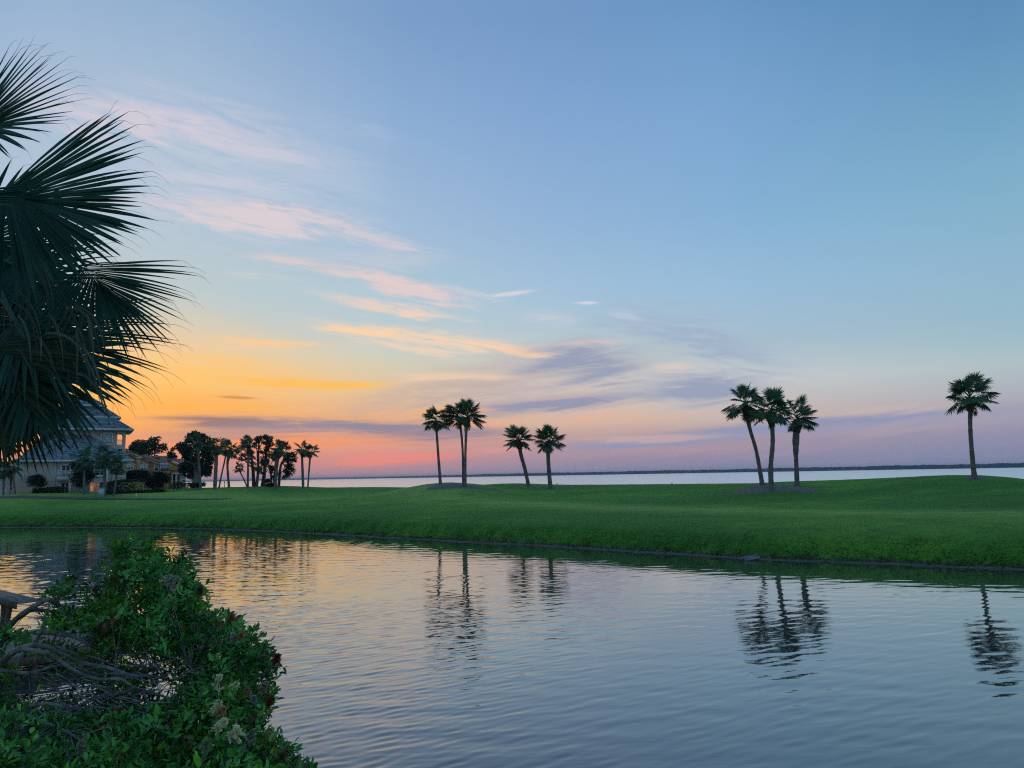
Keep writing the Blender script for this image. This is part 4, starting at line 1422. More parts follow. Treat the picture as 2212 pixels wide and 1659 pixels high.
# stacked upper roofs
ru = mesh_obj('upper_roof', [], [], None, HS.root)
tiers = [((470, 440), (1655, 440), (700, 308), (1432, 308), 1.9, 13.5), ((640, 290), (1492, 290), (830, 166), (1296, 166), 5.2, 11.0), ((800, 146), (1318, 146), (1030, 18), (1080, 18), 7.0, 9.4)]
for (el, er, tl, tr_, y0, y1) in tiers:
    z0 = hc(*er, y0)[1]
    xa, xb = hc(*el, y0)[0], hc(*er, y0)[0]
    ins = xb - hc(*tr_, y0 + 2.0)[0]
    yi = y0 + min(ins, (y1 - y0) / 2 - 0.05)
    z1 = hc(*tr_, yi)[1]
    xta, xtb = hc(*tl, yi)[0], hc(*tr_, yi)[0]
    yb = y1 - (yi - y0)
    E = [(xa, y0, z0), (xb, y0, z0), (xb, y1, z0), (xa, y1, z0)]
    T = [(xta, yi, z1), (xtb, yi, z1), (xtb, yb, z1), (xta, yb, z1)]
    roof_base(ru, E, T)
    nC = 10 if el[1] > 200 else 8
    HS.courses(ru, E[0], E[1], T[1], T[0], nC, M_TILE)
    HS.courses(ru, E[1], E[2], T[2], T[1], nC, M_TILE)
    HS.courses(ru, E[3], E[0], T[0], T[3], nC, M_TILE)
    a = Acc(); a.box((xa - .05, y0 - .16, z0 - .20), (xb + .05, y0 - .005, z0 + .03)); a.box((xb + .006, y0, z0 - .20), (xb + .15, y1, z0 + .03))
    link('gutter', a.mesh('gutter', M_GUTTER), HS.root)
# windows, balcony and doors of the front
x0, z0 = hc(768, 1030); x1, z1 = hc(868, 893)
HS.window(x0, x1, z0, z1, 0, 2, 2, .16, M_GLASS)
bx0, bz0 = hc(700, 1085, -1.2); bx1, bz1 = hc(880, 1040, -1.2)
HS.box('balcony', (bx0, -1.25, bz0), (bx1, -0.003, bz1), M_STUCCO)
railing(HS, bx0 + .05, bx1 - .05, -1.2, bz1, hc(750, 958, -1.2)[1], M_TRIM, n=14, ends=1.1)
x0, z0 = hc(757, 1240); x1, z1 = hc(862, 1108)
HS.window(x0, x1, z0, z1, 0, 2, 1, .14, M_GLASS, 'patio_door', False)
x0, z0 = hc(1100, 1015); x1, z1 = hc(1318, 888)
HS.window(x0, x1, z0, z1, 0, 3, 2, .14, M_GLASS)
a = Acc()
az1, az0 = hc(1090, 845, 0)[1], hc(1090, 880, -.7)[1]
ax0, ax1 = hc(1060, 860)[0], hc(1345, 860)[0]
HS.prism('awning', [(ax0, az0), (ax1, az0), (ax1, az1), (ax0, az1)], -.45, -.003, M_STUCCO)
HS.box('awning_trim', (ax0 - .05, -.62, az0 - .18), (ax1 + .05, -.455, az0 + .05), M_TRIM)
x0, z0 = hc(1122, 1212); x1, z1 = hc(1288, 1104)
HS.window(x0, x1, z0, z1, 0, 3, 1, .12, None, panes=[[M_LIT], [M_LIT], [M_GLASS]])
x0, z0 = hc(1470, 1020); x1, z1 = hc(1520, 915)
HS.window(x0, x1, z0, z1, 0, 1, 2, .10, None, panes=[[M_BLIND, M_GLASS]])
for xx, y0, y1 in ((690, 850, 1230), (1393, 850, 1090)):
    q = hc(xx, 1000)[0]
    HS.box('downspout', (q - .05, -.11, hc(xx, y1)[1]), (q + .05, -.004, hc(xx, y0)[1]), M_GUTTER)
HS.box('corner_post', (hc(1330, 1000)[0] - .12, -.12, hc(1330, 1215)[1]), (hc(1330, 1000)[0] + .12, -.005, hc(1330, 875)[1]), M_TRIM)
q = hc(878, 1000)[0]
HS.box('porch_post', (q - .16, -1.25, -0.5), (q + .16, -.95, bz0), M_STUCCO)
x0, z0 = hc(258, 1075); x1, z1 = hc(290, 1010)
HS.window(x0, x1, z0, z1, 0, 1, 1, .08, M_BLIND, sill=False)
# paler wing at the far left
WG = Frame('garage_wing', *cp('house', 175, 1240), 101, 29, 'pale gabled wing at the left edge beside the grey house', 'building')
wl, wz = WG.c('house', -260, 905, 0)
wr, wz2 = WG.c('house', 130, 985, 0)
pk = WG.c('house', 60, 850, 0)
WG.prism('wall', [(wl, -.8), (wr, -.8), (wr, wz2), pk, (wl, WG.c('house', -100, 985, 0)[1])], 0, 6, plain('pale_stucco', (0.50, 0.50, 0.50), .8, .08, 1.5))
rw = mesh_obj('roof', [], [], None, WG.root)
WG.courses(rw, (wr + .5, -.4, wz2 - .25), (wr + .5, 6.4, wz2 - .25), (pk[0], 6.4, pk[1] + .12), (pk[0], -.4, pk[1] + .12), 6, M_TILE)
WG.courses(rw, (wl - .3, 6.4, wz2 - .25), (wl - .3, -.4, wz2 - .25), (pk[0], -.4, pk[1] + .12), (pk[0], 6.4, pk[1] + .12), 6, M_TILE)
x0, z0 = WG.c('house', 20, 1060, 0); x1, z1 = WG.c('house', 60, 960, 0)
WG.window(x0, x1, z0, z1, 0, 1, 2, .08, M_BLIND)


# ------------------------------------------------------------------ ochre townhouses behind
def town(label, px, d, zb=None):
    return Frame('townhouse', *cp('town', *px), d, 24, label, 'townhouse', 'attached ochre townhouses')


def rake(Fm, crop_pts, dep, thick, y0, y1, name='rake_board', mat=None, up=None):
    """a sloping band following picture points; a fascia board or a roof plane's edge"""
    pts = [Fm.c('town', x, y, dep) for x, y in crop_pts]
    poly = [(x, z) for x, z in pts] + [(x, z - thick) for x, z in reversed(pts)]
    return Fm.prism(name, poly, y0, y1, mat or M_CREAM)


T1 = town('ochre townhouse with the long sloping gable and corner bay', (1290, 1180), 134)
wallp = [T1.c('town', x, y, 0) for x, y in [(-300, 330), (100, 325), (240, 278), (1052, 578), (1285, 600)]]
bot = -1.0
T1.prism('wall', [(wallp[0][0], bot), (wallp[-1][0], bot)] + wallp[::-1], 0, 9, M_OCHRE)
r = rake(T1, [(-300, 316), (100, 316), (240, 268), (1060, 572)], -.4, .32, -.45, -.003)
rk = rake(T1, [(-300, 300), (100, 300), (240, 254), (1075, 562)], -.4, .22, -.5, 9.5, 'roof', M_REDTILE)
stack = [T1.c('town', x, y, -.8) for x, y in [(395, 450), (540, 450)]]
T1.box('chimney', (stack[0][0], -.8, bot), (stack[1][0], -.004, stack[0][1]), M_OCHRE)
capz = T1.c('town', 395, 412, -.8)[1]
T1.box('chimney_cap', (stack[0][0] - .12, -.92, stack[0][1]), (stack[1][0] + .12, -.006, capz), M_CREAM)
for pts in ([(535, 520), (735, 612)], [(165, 520), (388, 600)]):
    rake(T1, pts, -1.0, .26, -1.05, -.95)
    q0 = T1.c('town', *pts[0], -1.0); q1 = T1.c('town', *pts[1], -1.0)
    shed = mesh_obj('shed_roof', [], [], None, T1.root)
    T1.courses(shed, (q0[0], -1.1, q0[1] + .05), (q1[0], -1.1, q1[1] + .05), (q1[0], -.006, q1[1] + .95), (q0[0], -.006, q0[1] + 1.1), 5, M_REDTILE)
    T1.prism('shed_wall', [(q0[0], bot), (q1[0], bot), (q1[0], q1[1] - .2), (q0[0], q0[1] - .2)], -.94, -.007, M_OCHRE)
for (xa, ya, xb, yb, c_, r_, dep) in ((892, 785, 990, 612, 1, 2, 0), (530, 760, 648, 642, 2, 2, -.94), (175, 740, 296, 628, 2, 2, -.94)):
    x0, z0 = T1.c('town', xa, ya, dep); x1, z1 = T1.c('town', xb, yb, dep)
    T1.window(x0, x1, z0, z1, dep, c_, r_, .16, None, panes=[[M_GLASS, M_BLIND]] * c_)
bx0 = T1.c('town', 1050, 700, -.6)[0]; bx1 = T1.c('town', 1285, 700, -.6)[0]; bzt = T1.c('town', 1150, 600, -.6)[1]
T1.box('bay_wall', (bx0, -.6, bot), (bx1, -.008, bzt), M_OCHRE)
rake(T1, [(1040, 568), (1262, 572)], -.7, .3, -.85, -.62, 'fascia', M_TRIM)
q0 = T1.c('town', 1035, 566, -.8); q1 = T1.c('town', 1262, 570, -.8)
bay_r = mesh_obj('bay_roof', [], [], None, T1.root)
T1.courses(bay_r, (q0[0], -.86, q0[1] + .04), (q1[0], -.86, q1[1] + .04), (q1[0] - .8, 2.2, q1[1] + 1.2), (q0[0] + .2, 2.2, q0[1] + 1.2), 6, M_REDTILE)
rake(T1, [(1255, 578), (1360, 640)], -.7, .24, -.8, 3, 'rake_board', M_CREAM)
for (xa, ya, xb, yb, c_, r_) in ((1068, 800, 1190, 622, 2, 2), (1216, 800, 1274, 655, 1, 2)):
    x0, z0 = T1.c('town', xa, ya, -.6); x1, z1 = T1.c('town', xb, yb, -.6)
    T1.window(x0, x1, z0, z1, -.6, c_, r_, .12, None, panes=[[M_GLASS, M_BLIND]] * c_)
rx0, rz0 = T1.c('town', 1060, 800, -1.8); rx1, rz1 = T1.c('town', 1325, 715, -1.8)
T1.box('balcony', (rx0, -1.85, rz0 - .35), (rx1, -.606, rz0), M_OCHRE)
railing(T1, rx0 + .04, rx1 - .04, -1.8, rz0, rz1, M_DARK, n=14, ends=1.1)
pr = [T1.c('town', x, y, -2.4) for x, y in [(720, 862), (900, 862)]]; pt = [T1.c('town', x, y, -.6) for x, y in [(720, 752), (790, 752)]]
lr = mesh_obj('porch_roof', [], [], None, T1.root)
T1.courses(lr, (pr[0][0] - 4, -2.4, pr[0][1]), (pr[1][0], -2.4, pr[1][1]), (pt[1][0], -.62, pt[1][1]), (pt[0][0] - 4, -.62, pt[0][1]), 7, M_REDTILE)
T1.box('porch_wall', (pr[0][0] - 3.8, -2.2, bot), (pr[1][0] - .3, -.95, pr[0][1] - .15), M_OCHRE)

T2 = town('ochre townhouse showing only stepped roofs above the long gable', (1225, 1100), 141)
for pts, y0 in (([(560, 372), (640, 345), (1050, 508)], 0), ([(845, 400), (940, 358), (1030, 396)], 4.5), ([(60, 215), (130, 185), (215, 240)], 1.5)):
    w_ = [T2.c('town', x, y + 14, y0) for x, y in pts]
    T2.prism('wall', [(w_[0][0], bot), (w_[-1][0], bot)] + w_[::-1], y0, y0 + 4.3, M_OCHRE)
    rake(T2, pts, y0 - .3, .3, y0 - .35, y0 - .004)
    rake(T2, [(x, y - 13) for x, y in pts], y0 - .3, .2, y0 - .4, y0 + 4.4, 'roof', M_REDTILE)
b0, b1 = T2.c('town', 1022, 545, 3.0), T2.c('town', 1222, 402, 3.0)
T2.box('chimney', (b0[0], 3.0, bot), (b1[0], 4.4, b1[1]), M_OCHRE)
T2.box('chimney_cap', (b0[0] - .15, 2.85, b1[1]), (b1[0] + .15, 4.45, T2.c('town', 1100, 378, 3.0)[1]), M_CREAM)

T3 = town('end ochre townhouse with a screened porch and red roof', (1625, 1150), 146)
w_ = [T3.c('town', x, y, 0) for x, y in [(1235, 500), (1365, 522), (1625, 640)]]
T3.prism('wall', [(w_[0][0], bot), (w_[-1][0], bot)] + w_[::-1], 0, 8, M_OCHRE)
rake(T3, [(1362, 514), (1668, 642)], -.4, .34, -.45, -.003)
t0, t1 = T3.c('town', 1230, 478, 0), T3.c('town', 1652, 488, 0)
e0, e1 = T3.c('town', 1362, 512, -.4), T3.c('town', 1668, 640, -.4)
r3 = mesh_obj('roof', [], [], None, T3.root)
T3.courses(r3, (e1[0], -.45, e1[1] + .05), (e1[0], 8.3, e1[1] + .05), (t1[0] - .1, 8.3, t1[1] + 1.6), (t1[0] - .1, 4.2, t1[1] + .3), 9, M_REDTILE)
T3.courses(r3, (e0[0], -.45, e0[1] + .06), (e1[0], -.45, e1[1] + .06), (t1[0], 4.2, t1[1] + .3), (t0[0], 4.2, t0[1] + .3), 9, M_REDTILE)
T3.courses(r3, (w_[0][0] - 1.5, -.4, w_[0][1] - .4), (e0[0], -.45, e0[1] + .06), (t0[0] + 1, 4.2, t0[1] + .3), (t0[0] - 1.5, 4.2, t0[1] + .3), 7, M_REDTILE)
px0, pz = T3.c('town', 1345, 892, -3.2); px1, _ = T3.c('town', 1682, 892, -3.2)
T3.box('porch_fascia', (px0, -3.4, pz), (px1, -3.2, pz + .42), M_TRIM)
pq = [T3.c('town', x, y, -.3) for x, y in [(1300, 768), (1480, 768)]]
pr3 = mesh_obj('porch_roof', [], [], None, T3.root)
T3.courses(pr3, (px0 - 1, -3.45, pz + .43), (px1, -3.45, pz + .43), (pq[1][0], -.01, pq[1][1]), (pq[0][0], -.01, pq[0][1]), 7, M_REDTILE)
T3.courses(pr3, (px1, -3.45, pz + .43), (px1, 1.5, pz + .43), (pq[1][0], .5, pq[1][1]), (pq[1][0], -.01, pq[1][1]), 7, M_REDTILE)
for xx in (1360, 1478, 1622):
    q = T3.c('town', xx, 1000, -3.2)[0]
    T3.box('porch_post', (q - .17, -3.35, bot), (q + .17, -3.05, pz), M_CREAM)
T3.box('porch_screen', (px0 + .2, -3.0, bot), (px1 - .8, -2.96, pz), M_DARK)
T3.box('porch_rail', (px0 + .2, -3.3, T3.c('town', 1550, 1068, -3.2)[1]), (px1 - .8, -3.1, T3.c('town', 1550, 1052, -3.2)[1]), M_CREAM)
gs = Frame('garden_shed', *cp('town', 1740, 1120), 138, 24, 'small pale shed with a window under the dark oak', 'shed')
gx0 = gs.c('town', 1632, 900, 0)[0]; gz1 = gs.c('town', 1632, 900, 0)[1]
gs.box('wall', (gx0, 0, bot), (0, 2, gz1), plain('shed_paint', (0.40, 0.47, 0.47), .7, .08))
gs.prism('roof', [(gx0 - .2, gz1), (.2, gz1), (gx0 / 2, gz1 + .5)], -.2, 2.2, M_TILE)
x0, z0 = gs.c('town', 1650, 1095, 0); x1, z1 = gs.c('town', 1722, 1032, 0)
gs.window(x0, x1, z0, z1, 0, 1, 1, .1, M_GLASS)

# ------------------------------------------------------------------ planting round the houses
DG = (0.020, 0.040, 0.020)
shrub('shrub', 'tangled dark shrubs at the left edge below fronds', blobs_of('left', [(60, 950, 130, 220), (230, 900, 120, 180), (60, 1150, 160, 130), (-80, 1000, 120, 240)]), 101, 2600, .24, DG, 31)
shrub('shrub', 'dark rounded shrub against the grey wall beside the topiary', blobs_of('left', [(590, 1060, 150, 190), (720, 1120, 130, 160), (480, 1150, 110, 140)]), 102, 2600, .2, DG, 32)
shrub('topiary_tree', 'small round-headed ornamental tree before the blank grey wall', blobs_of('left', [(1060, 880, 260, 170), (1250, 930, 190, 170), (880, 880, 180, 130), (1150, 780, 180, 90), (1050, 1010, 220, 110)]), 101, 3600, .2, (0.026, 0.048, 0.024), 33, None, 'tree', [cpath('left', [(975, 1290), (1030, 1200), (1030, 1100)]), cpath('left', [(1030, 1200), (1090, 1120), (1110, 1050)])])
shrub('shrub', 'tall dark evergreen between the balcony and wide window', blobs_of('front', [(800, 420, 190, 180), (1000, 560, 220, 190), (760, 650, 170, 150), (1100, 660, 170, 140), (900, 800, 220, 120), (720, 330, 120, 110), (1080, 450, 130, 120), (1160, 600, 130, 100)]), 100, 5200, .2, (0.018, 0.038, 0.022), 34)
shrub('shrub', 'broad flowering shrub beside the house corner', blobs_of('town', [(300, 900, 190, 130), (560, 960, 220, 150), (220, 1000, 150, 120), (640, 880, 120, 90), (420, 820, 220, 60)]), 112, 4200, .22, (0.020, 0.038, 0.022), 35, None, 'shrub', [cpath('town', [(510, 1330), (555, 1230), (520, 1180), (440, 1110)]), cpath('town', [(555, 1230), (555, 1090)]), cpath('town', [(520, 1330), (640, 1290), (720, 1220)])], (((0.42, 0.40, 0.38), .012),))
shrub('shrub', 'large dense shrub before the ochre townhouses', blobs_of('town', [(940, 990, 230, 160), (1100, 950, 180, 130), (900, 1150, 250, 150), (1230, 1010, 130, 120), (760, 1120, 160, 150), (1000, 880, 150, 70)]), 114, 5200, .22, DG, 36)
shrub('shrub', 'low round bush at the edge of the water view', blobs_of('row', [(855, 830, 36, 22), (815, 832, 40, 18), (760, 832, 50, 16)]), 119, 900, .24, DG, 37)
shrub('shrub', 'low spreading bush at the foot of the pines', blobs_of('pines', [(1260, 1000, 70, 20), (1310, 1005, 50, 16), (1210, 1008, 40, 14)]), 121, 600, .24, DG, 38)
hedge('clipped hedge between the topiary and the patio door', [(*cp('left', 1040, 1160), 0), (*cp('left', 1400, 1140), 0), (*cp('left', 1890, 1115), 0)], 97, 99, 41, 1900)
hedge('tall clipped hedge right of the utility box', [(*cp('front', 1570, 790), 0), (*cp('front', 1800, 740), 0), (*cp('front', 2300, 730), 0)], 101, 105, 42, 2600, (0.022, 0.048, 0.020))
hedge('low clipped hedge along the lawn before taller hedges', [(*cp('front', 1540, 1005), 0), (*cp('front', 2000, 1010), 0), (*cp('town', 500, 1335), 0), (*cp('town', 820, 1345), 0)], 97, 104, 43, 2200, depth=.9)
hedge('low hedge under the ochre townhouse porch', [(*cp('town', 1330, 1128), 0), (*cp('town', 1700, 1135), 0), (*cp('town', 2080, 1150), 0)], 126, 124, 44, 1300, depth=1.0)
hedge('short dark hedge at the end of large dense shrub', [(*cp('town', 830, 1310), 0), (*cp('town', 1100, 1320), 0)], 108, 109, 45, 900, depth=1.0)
G_HOUSE = 'small palms in front of the grey house'
palm('palm with a stout trunk rising from dark evergreen', cpath('front', [(985, 1055), (985, 600), (985, 300), (980, 200)]), [.17, .14, .13, .16], 1.75, 97, 151, 16, (.8, 1), .4, G_HOUSE, (80, -50))
palm('palm behind the utility box before wide window', cpath('front', [(1500, 1080), (1510, 600), (1505, 330), (1480, 150)]), [.19, .17, .17, .2], 1.8, 96, 157, 18, (.75, 1), .45, G_HOUSE, (80, -46))
palm('slender leaning palm by the house corner window', cpath('front', [(1735, 1085), (1790, 800), (1820, 500), (1835, 370)]), [.13, .11, .1, .13], 1.55, 96, 163, 16, (.85, 1), .32, G_HOUSE, (80, -40))
palm('short palm at the left edge of the lawn', cpath('left', [(115, 1110), (112, 800), (105, 600)]), [.13, .12, .12], 1.5, 97, 167, 14, (.85, 1), .32, G_HOUSE, (80, -40))
palm('leaning palm before the pale gabled wing', cpath('left', [(480, 1300), (430, 950), (400, 640), (380, 480)]), [.14, .12, .12, .14], 1.5, 97, 173, 14, (.85, 1), .32, G_HOUSE, (80, -40))
ub = cat_('front', 1420, 1085, 95)
ubz = ground_z(ub.x, ub.y)
ubx = empty('utility_box', (ub.x, ub.y, ubz), R(29)); tag(ubx, 'pale green steel utility box standing on the lawn', 'utility box')
hw_ = 70 / 6.506 / 3.9375 * 95 / FPX
link('cabinet', Acc().box((-hw_, -.5, -.05), (hw_, .5, 1.05)).mesh('cabinet', M_METALBOX), ubx)
link('lid', Acc().box((-hw_ - .03, -.53, 1.05), (hw_ + .03, .53, 1.12)).mesh('lid', M_METALBOX), ubx)
link('door', Acc().box((-hw_ + .06, -.525, .08), (hw_ - .06, -.503, 1.0)).mesh('door', M_METALBOX), ubx)

# ------------------------------------------------------------------ the near palm, its trunk just outside the picture
NP_D = 6.2
np_heart = np.array(at(-58, 262, 6.6))
np_foot = np.array((np_heart[0] - 0.15, np_heart[1] + 0.1, 0))
np_foot[2] = ground_z(np_foot[0], np_foot[1])
NPALM = empty('cabbage_palm', np_foot)
tag(NPALM, 'near palm whose big dark fans hang in from the left edge', 'palm tree')
o0 = np_foot
sp = bend([np.array((0, 0, -.15)), np.array((.05, .0, (np_heart - o0)[2] * .5)), np_heart - o0], 16)
a = Acc(); a.tube(sp, np.linspace(.24, .19, len(sp)), 14)
link('trunk', a.mesh('trunk', M_PALMBARK, True), NPALM)
a = Acc()
rng = np.random.default_rng(5)
hz = (np_heart - o0)
a.tube(np.array([hz + (0, 0, -1.0), hz + (0, 0, -.6), hz + (0, 0, -.1), hz + (0, 0, .15)]), [.2, .3, .32, .12], 14)
for i in range(40):
    az = i * 2.399; f = i / 40
    c = hz + (0, 0, -1.0 + f * 1.05)
    o_ = np.array((math.cos(az), math.sin(az), 0))
    a.tube(np.array([c + o_ * .2, c + o_ * .36 + (0, 0, .12), c + o_ * .46 + (0, 0, .28)]), [.05, .035, .022], 5)
link('leaf_bases', a.mesh('leaf_bases', M_BOOT), NPALM)

NG = (0.022, 0.078, 0.052)


def near_frond(hub_px, d, tip_px, dtip, face, blade_px, seed, n_seg=46, amax=112, split=0.55, costa=.25, fold=.15, droop=.35, steps=9, tint=NG, ragged=.12, lift=0.35):
    """hub_px: where the stalk meets the fan; tip_px: where the middle leaflet points; face: normal of the fan before levelling"""
    rng = np.random.default_rng(seed)
    hub = np.array(at(*hub_px, d)); tip = np.array(at(*tip_px, dtip))
    dr = tip - hub
    blade = blade_px / FPX * d
    acc = Acc()
    mid = (np_heart + hub) / 2 + np.array((0, 0, lift * np.linalg.norm(hub - np_heart) * .4))
    st = bend([np_heart - o0, mid - o0, hub - o0], 10)
    acc.tube(st, np.linspace(.026, .013, len(st)), 6, np.array(tint) * 1.5)
    fan(acc, hub - o0, dr, face, (0, 0, -1), n_seg, blade, amax, split, costa, fold, droop, steps, 1.0, rng, tint, True, ragged, True)
    me = acc.mesh('frond', M_FROND)
    return link('frond', me, NPALM)


CAMV = (0.25, -1.0, 0.15)
# (hub, distance, tip, tip distance, fan normal, blade in picture points, seed, options)
near_frond((-34, 128), 6.2, (60, 108), 6.0, (.1, -1, .45), 122, 1, 46, 86, .40, .2, .12, .14)
near_frond((2, 194), 5.7, (110, 214), 5.6, (.15, -1, .25), 150, 3, 64, 66, .66, .22, .05, .20, ragged=.16)
near_frond((86, 266), 5.9, (134, 334), 5.8, (.35, -1, .5), 108, 4, 44, 66, .46, .30, .10, .22, lift=.7, ragged=.16)
near_frond((20, 268), 6.5, (80, 322), 6.5, (.3, -.9, .5), 100, 5, 40, 100, .34, .3, .1, .45)
near_frond((14, 322), 5.8, (110, 372), 5.7, (.3, -.7, .8), 146, 6, 48, 62, .52, .25, .1, .25, ragged=.16)
near_frond((28, 346), 5.6, (72, 430), 5.5, (.2, -1, .5), 112, 7, 48, 84, .58, .3, .1, .35)
near_frond((-14, 346), 5.5, (8, 444), 5.4, (.1, -1, .35), 116, 8, 46, 80, .6, .3, .1, .30, tint=(0.034, 0.062, 0.030))
near_frond((8, 372), 5.9, (34, 456), 5.9, (.05, -1, .25), 94, 9, 40, 90, .5, .3, .1, .3, tint=(0.042, 0.058, 0.026))
near_frond((-44, 372), 5.8, (-20, 452), 5.8, (.1, -1, .3), 96, 10, 38, 90, .5, .3, .1, .3, tint=(0.05, 0.055, 0.028))
near_frond((-50, 300), 6.3, (30, 330), 6.5, (.2, -.8, .7), 118, 11, 44, 110, .5, .3, .1, .35)
near_frond((-26, 232), 6.7, (40, 268), 6.9, (.1, -1, .5), 112, 12, 42, 110, .5, .25, .1, .3)
near_frond((-8, 300), 6.9, (52, 350), 7.0, (.1, -1, .3), 104, 13, 42, 110, .55, .3, .1, .3)
near_frond((-6, 418), 6.3, (12, 480), 6.3, (.1, -1, .2), 52, 15, 28, 110, .45, .3, .1, .25, tint=(0.085, 0.070, 0.036))
near_frond((-110, 150), 6.4, (-190, 110), 6.4, (-.2, -1, .6), 120, 16, 36, 100, .5, .3, .1, .3)
near_frond((-130, 260), 6.2, (-220, 270), 6.2, (-.2, -1, .6), 120, 17, 36, 100, .5, .3, .1, .3)
near_frond((-100, 370), 6.3, (-170, 440), 6.3, (-.2, -1, .5), 120, 18, 36, 100, .5, .3, .1, .3)
near_frond((-70, 200), 5.2, (-60, 240), 4.3, (0, -.5, .9), 110, 20, 36, 100, .5, .3, .1, .3)
# split strips and dead ribbons that hang over the lower fans
a = Acc()
rng = np.random.default_rng(77)
for i in range(46):
    x, y = rng.uniform(-10, 95), rng.uniform(255, 375)
    if x > 60 and y < 300: continue
    p = np.array(at(x, y, rng.uniform(5.3, 5.6))) - o0
    dd = np.array((rng.uniform(.0, .9), rng.uniform(-.15, .15), rng.uniform(-.5, .25)))
    pts = [p]
    for k in range(8):
        dd = dd / np.linalg.norm(dd) + np.array((0, 0, -.32)); dd /= np.linalg.norm(dd)
        pts.append(pts[-1] + dd * rng.uniform(.04, .07))
    pts = np.array(pts)
    w = np.interp(np.linspace(0, 1, len(pts)), [0, .3, 1], [.007, .010, .0012])
    sdv = np.cross(np.gradient(pts, axis=0), (rng.normal() * .4, -1, rng.normal() * .3)); sdv /= np.linalg.norm(sdv, axis=1)[:, None]
    v = np.stack([pts + sdv * w[:, None], pts - sdv * w[:, None]], 1).reshape(-1, 3)
    a.put(v, [(k * 2, k * 2 + 1, k * 2 + 3, k * 2 + 2) for k in range(len(pts) - 1)], np.array((0.075, 0.095, 0.07)) * rng.uniform(.5, 1.4))
link('hanging_strips', a.mesh('hanging_strips', M_FROND), NPALM)['kind'] = 'stuff'


# ------------------------------------------------------------------ flowering bush in the corner
BX = lambda x, y, d: np.array(at(*cp('bush', x, y), d))
bf = np.array((-4.6, 6.3, 0)); bf[2] = ground_z(bf[0], bf[1])
BUSH = empty('flowering_shrub', bf)
tag(BUSH, 'big leafy shrub with bare grey limbs and cream flower clusters at the pond edge', 'shrub')
rng = np.random.default_rng(19)
LIMBS = [
    ([(-260, 1250), (-80, 1010), (0, 925), (100, 840), (220, 792), (330, 800), (430, 850), (600, 920), (760, 948), (930, 1003), (1090, 1010), (1210, 1040)], 18, 6.7),
    ([(-200, 1150), (0, 905), (90, 845), (180, 822), (300, 842), (420, 900), (560, 985), (700, 1032), (850, 1030), (950, 1092), (1060, 1120), (1200, 1168)], 13, 6.4),
    ([(-120, 1050), (30, 720), (100, 620), (220, 532), (330, 470), (400, 500), (440, 552), (520, 570)], 19, 7.3),
    ([(150, 590), (230, 540), (400, 555), (600, 577), (760, 540), (850, 480), (900, 380)], 11, 7.5),
    ([(300, 700), (400, 705), (520, 727), (620, 777), (700, 812), (780, 812), (850, 842), (960, 850)], 14, 7.0),
    ([(-100, 985), (0, 970), (200, 987), (350, 950), (460, 925)], 13, 6.8),
    ([(240, 800), (290, 690), (320, 590), (348, 512)], 10, 7.1),
    ([(845, 840), (880, 808), (930, 790), (1060, 720), (1200, 690), (1360, 670)], 10, 7.3),
    ([(1010, 1110), (1050, 1220), (1070, 1360), (1210, 1455)], 7, 6.2),
    ([(180, 1290), (400, 1370), (480, 1412), (560, 1450), (545, 1530), (490, 1612)], 9, 5.9),
    ([(-80, 1330), (60, 1280), (260, 1212), (400, 1212), (500, 1242), (620, 1190), (800, 1140), (900, 1120)], 13, 6.3),
    ([(-80, 1480), (0, 1450), (90, 1420), (200, 1350)], 13, 5.9),
    ([(700, 1160), (790, 1120), (900, 1130), (1000, 1180), (1180, 1220)], 8, 6.5),
    ([(400, 800), (560, 860), (680, 880), (840, 950)], 8, 6.9),
    ([(850, 480), (880, 300), (900, 160)], 8, 7.6), ([(950, 500), (1100, 400), (1250, 300)], 8, 7.6), ([(960, 850), (1250, 800), (1500, 720)], 9, 7.2),
    ([(1210, 1040), (1450, 980), (1750, 930)], 8, 6.9), ([(1200, 1168), (1450, 1200), (1750, 1230)], 7, 6.5), ([(1210, 1455), (1500, 1480), (1900, 1560)], 6, 6.1),
    ([(520, 330), (545, 210), (585, 60)], 2.2, 7.7), ([(497, 320), (495, 230), (480, 170)], 1.4, 7.7), ([(540, 450), (620, 350), (690, 290), (720, 260)], 2.2, 7.6),
    ([(660, 470), (700, 380), (720, 300)], 1.8, 7.6), ([(1330, 930), (1365, 980), (1355, 1050)], 4, 6.6), ([(1060, 1040), (1200, 990), (1340, 925)], 4, 6.6),
]
wood = Acc()
limb_pts = []
for pts, wd, d in LIMBS:
    m = len(pts)
    P3 = [BX(x, y, d + 0.12 * math.sin(i * 1.3 + wd)) - bf for i, (x, y) in enumerate(pts)]
    spn = bend(P3, 30)
    r0 = 1.3 * wd / 1.7958 / 3.9375 * d / FPX
    rr = np.linspace(r0, r0 * .45, len(spn)) * (1 + rng.normal(size=len(spn)) * .06)
    wood.tube(spn, rr, 7, (1, 1, 1))
    limb_pts += [(q, rr_) for q, rr_ in zip(spn, rr)]
# stems from the ground to the limbs out of the picture
for q in (BX(-260, 1250, 6.7), BX(-200, 1150, 6.4), BX(-120, 1050, 7.3), BX(-80, 1330, 6.3), BX(-80, 1480, 5.9), BX(180, 1290, 5.9)):
    e = q - bf
    s0 = np.array((e[0] * .2, e[1] * .2, -.1))
    spn = bend([s0, (s0 + e) / 2 + rng.normal(size=3) * .1, e], 8)
    wood.tube(spn, np.linspace(.09, .05, len(spn)), 8)
link('limbs', wood.mesh('limbs', M_GREYBARK, True), BUSH)

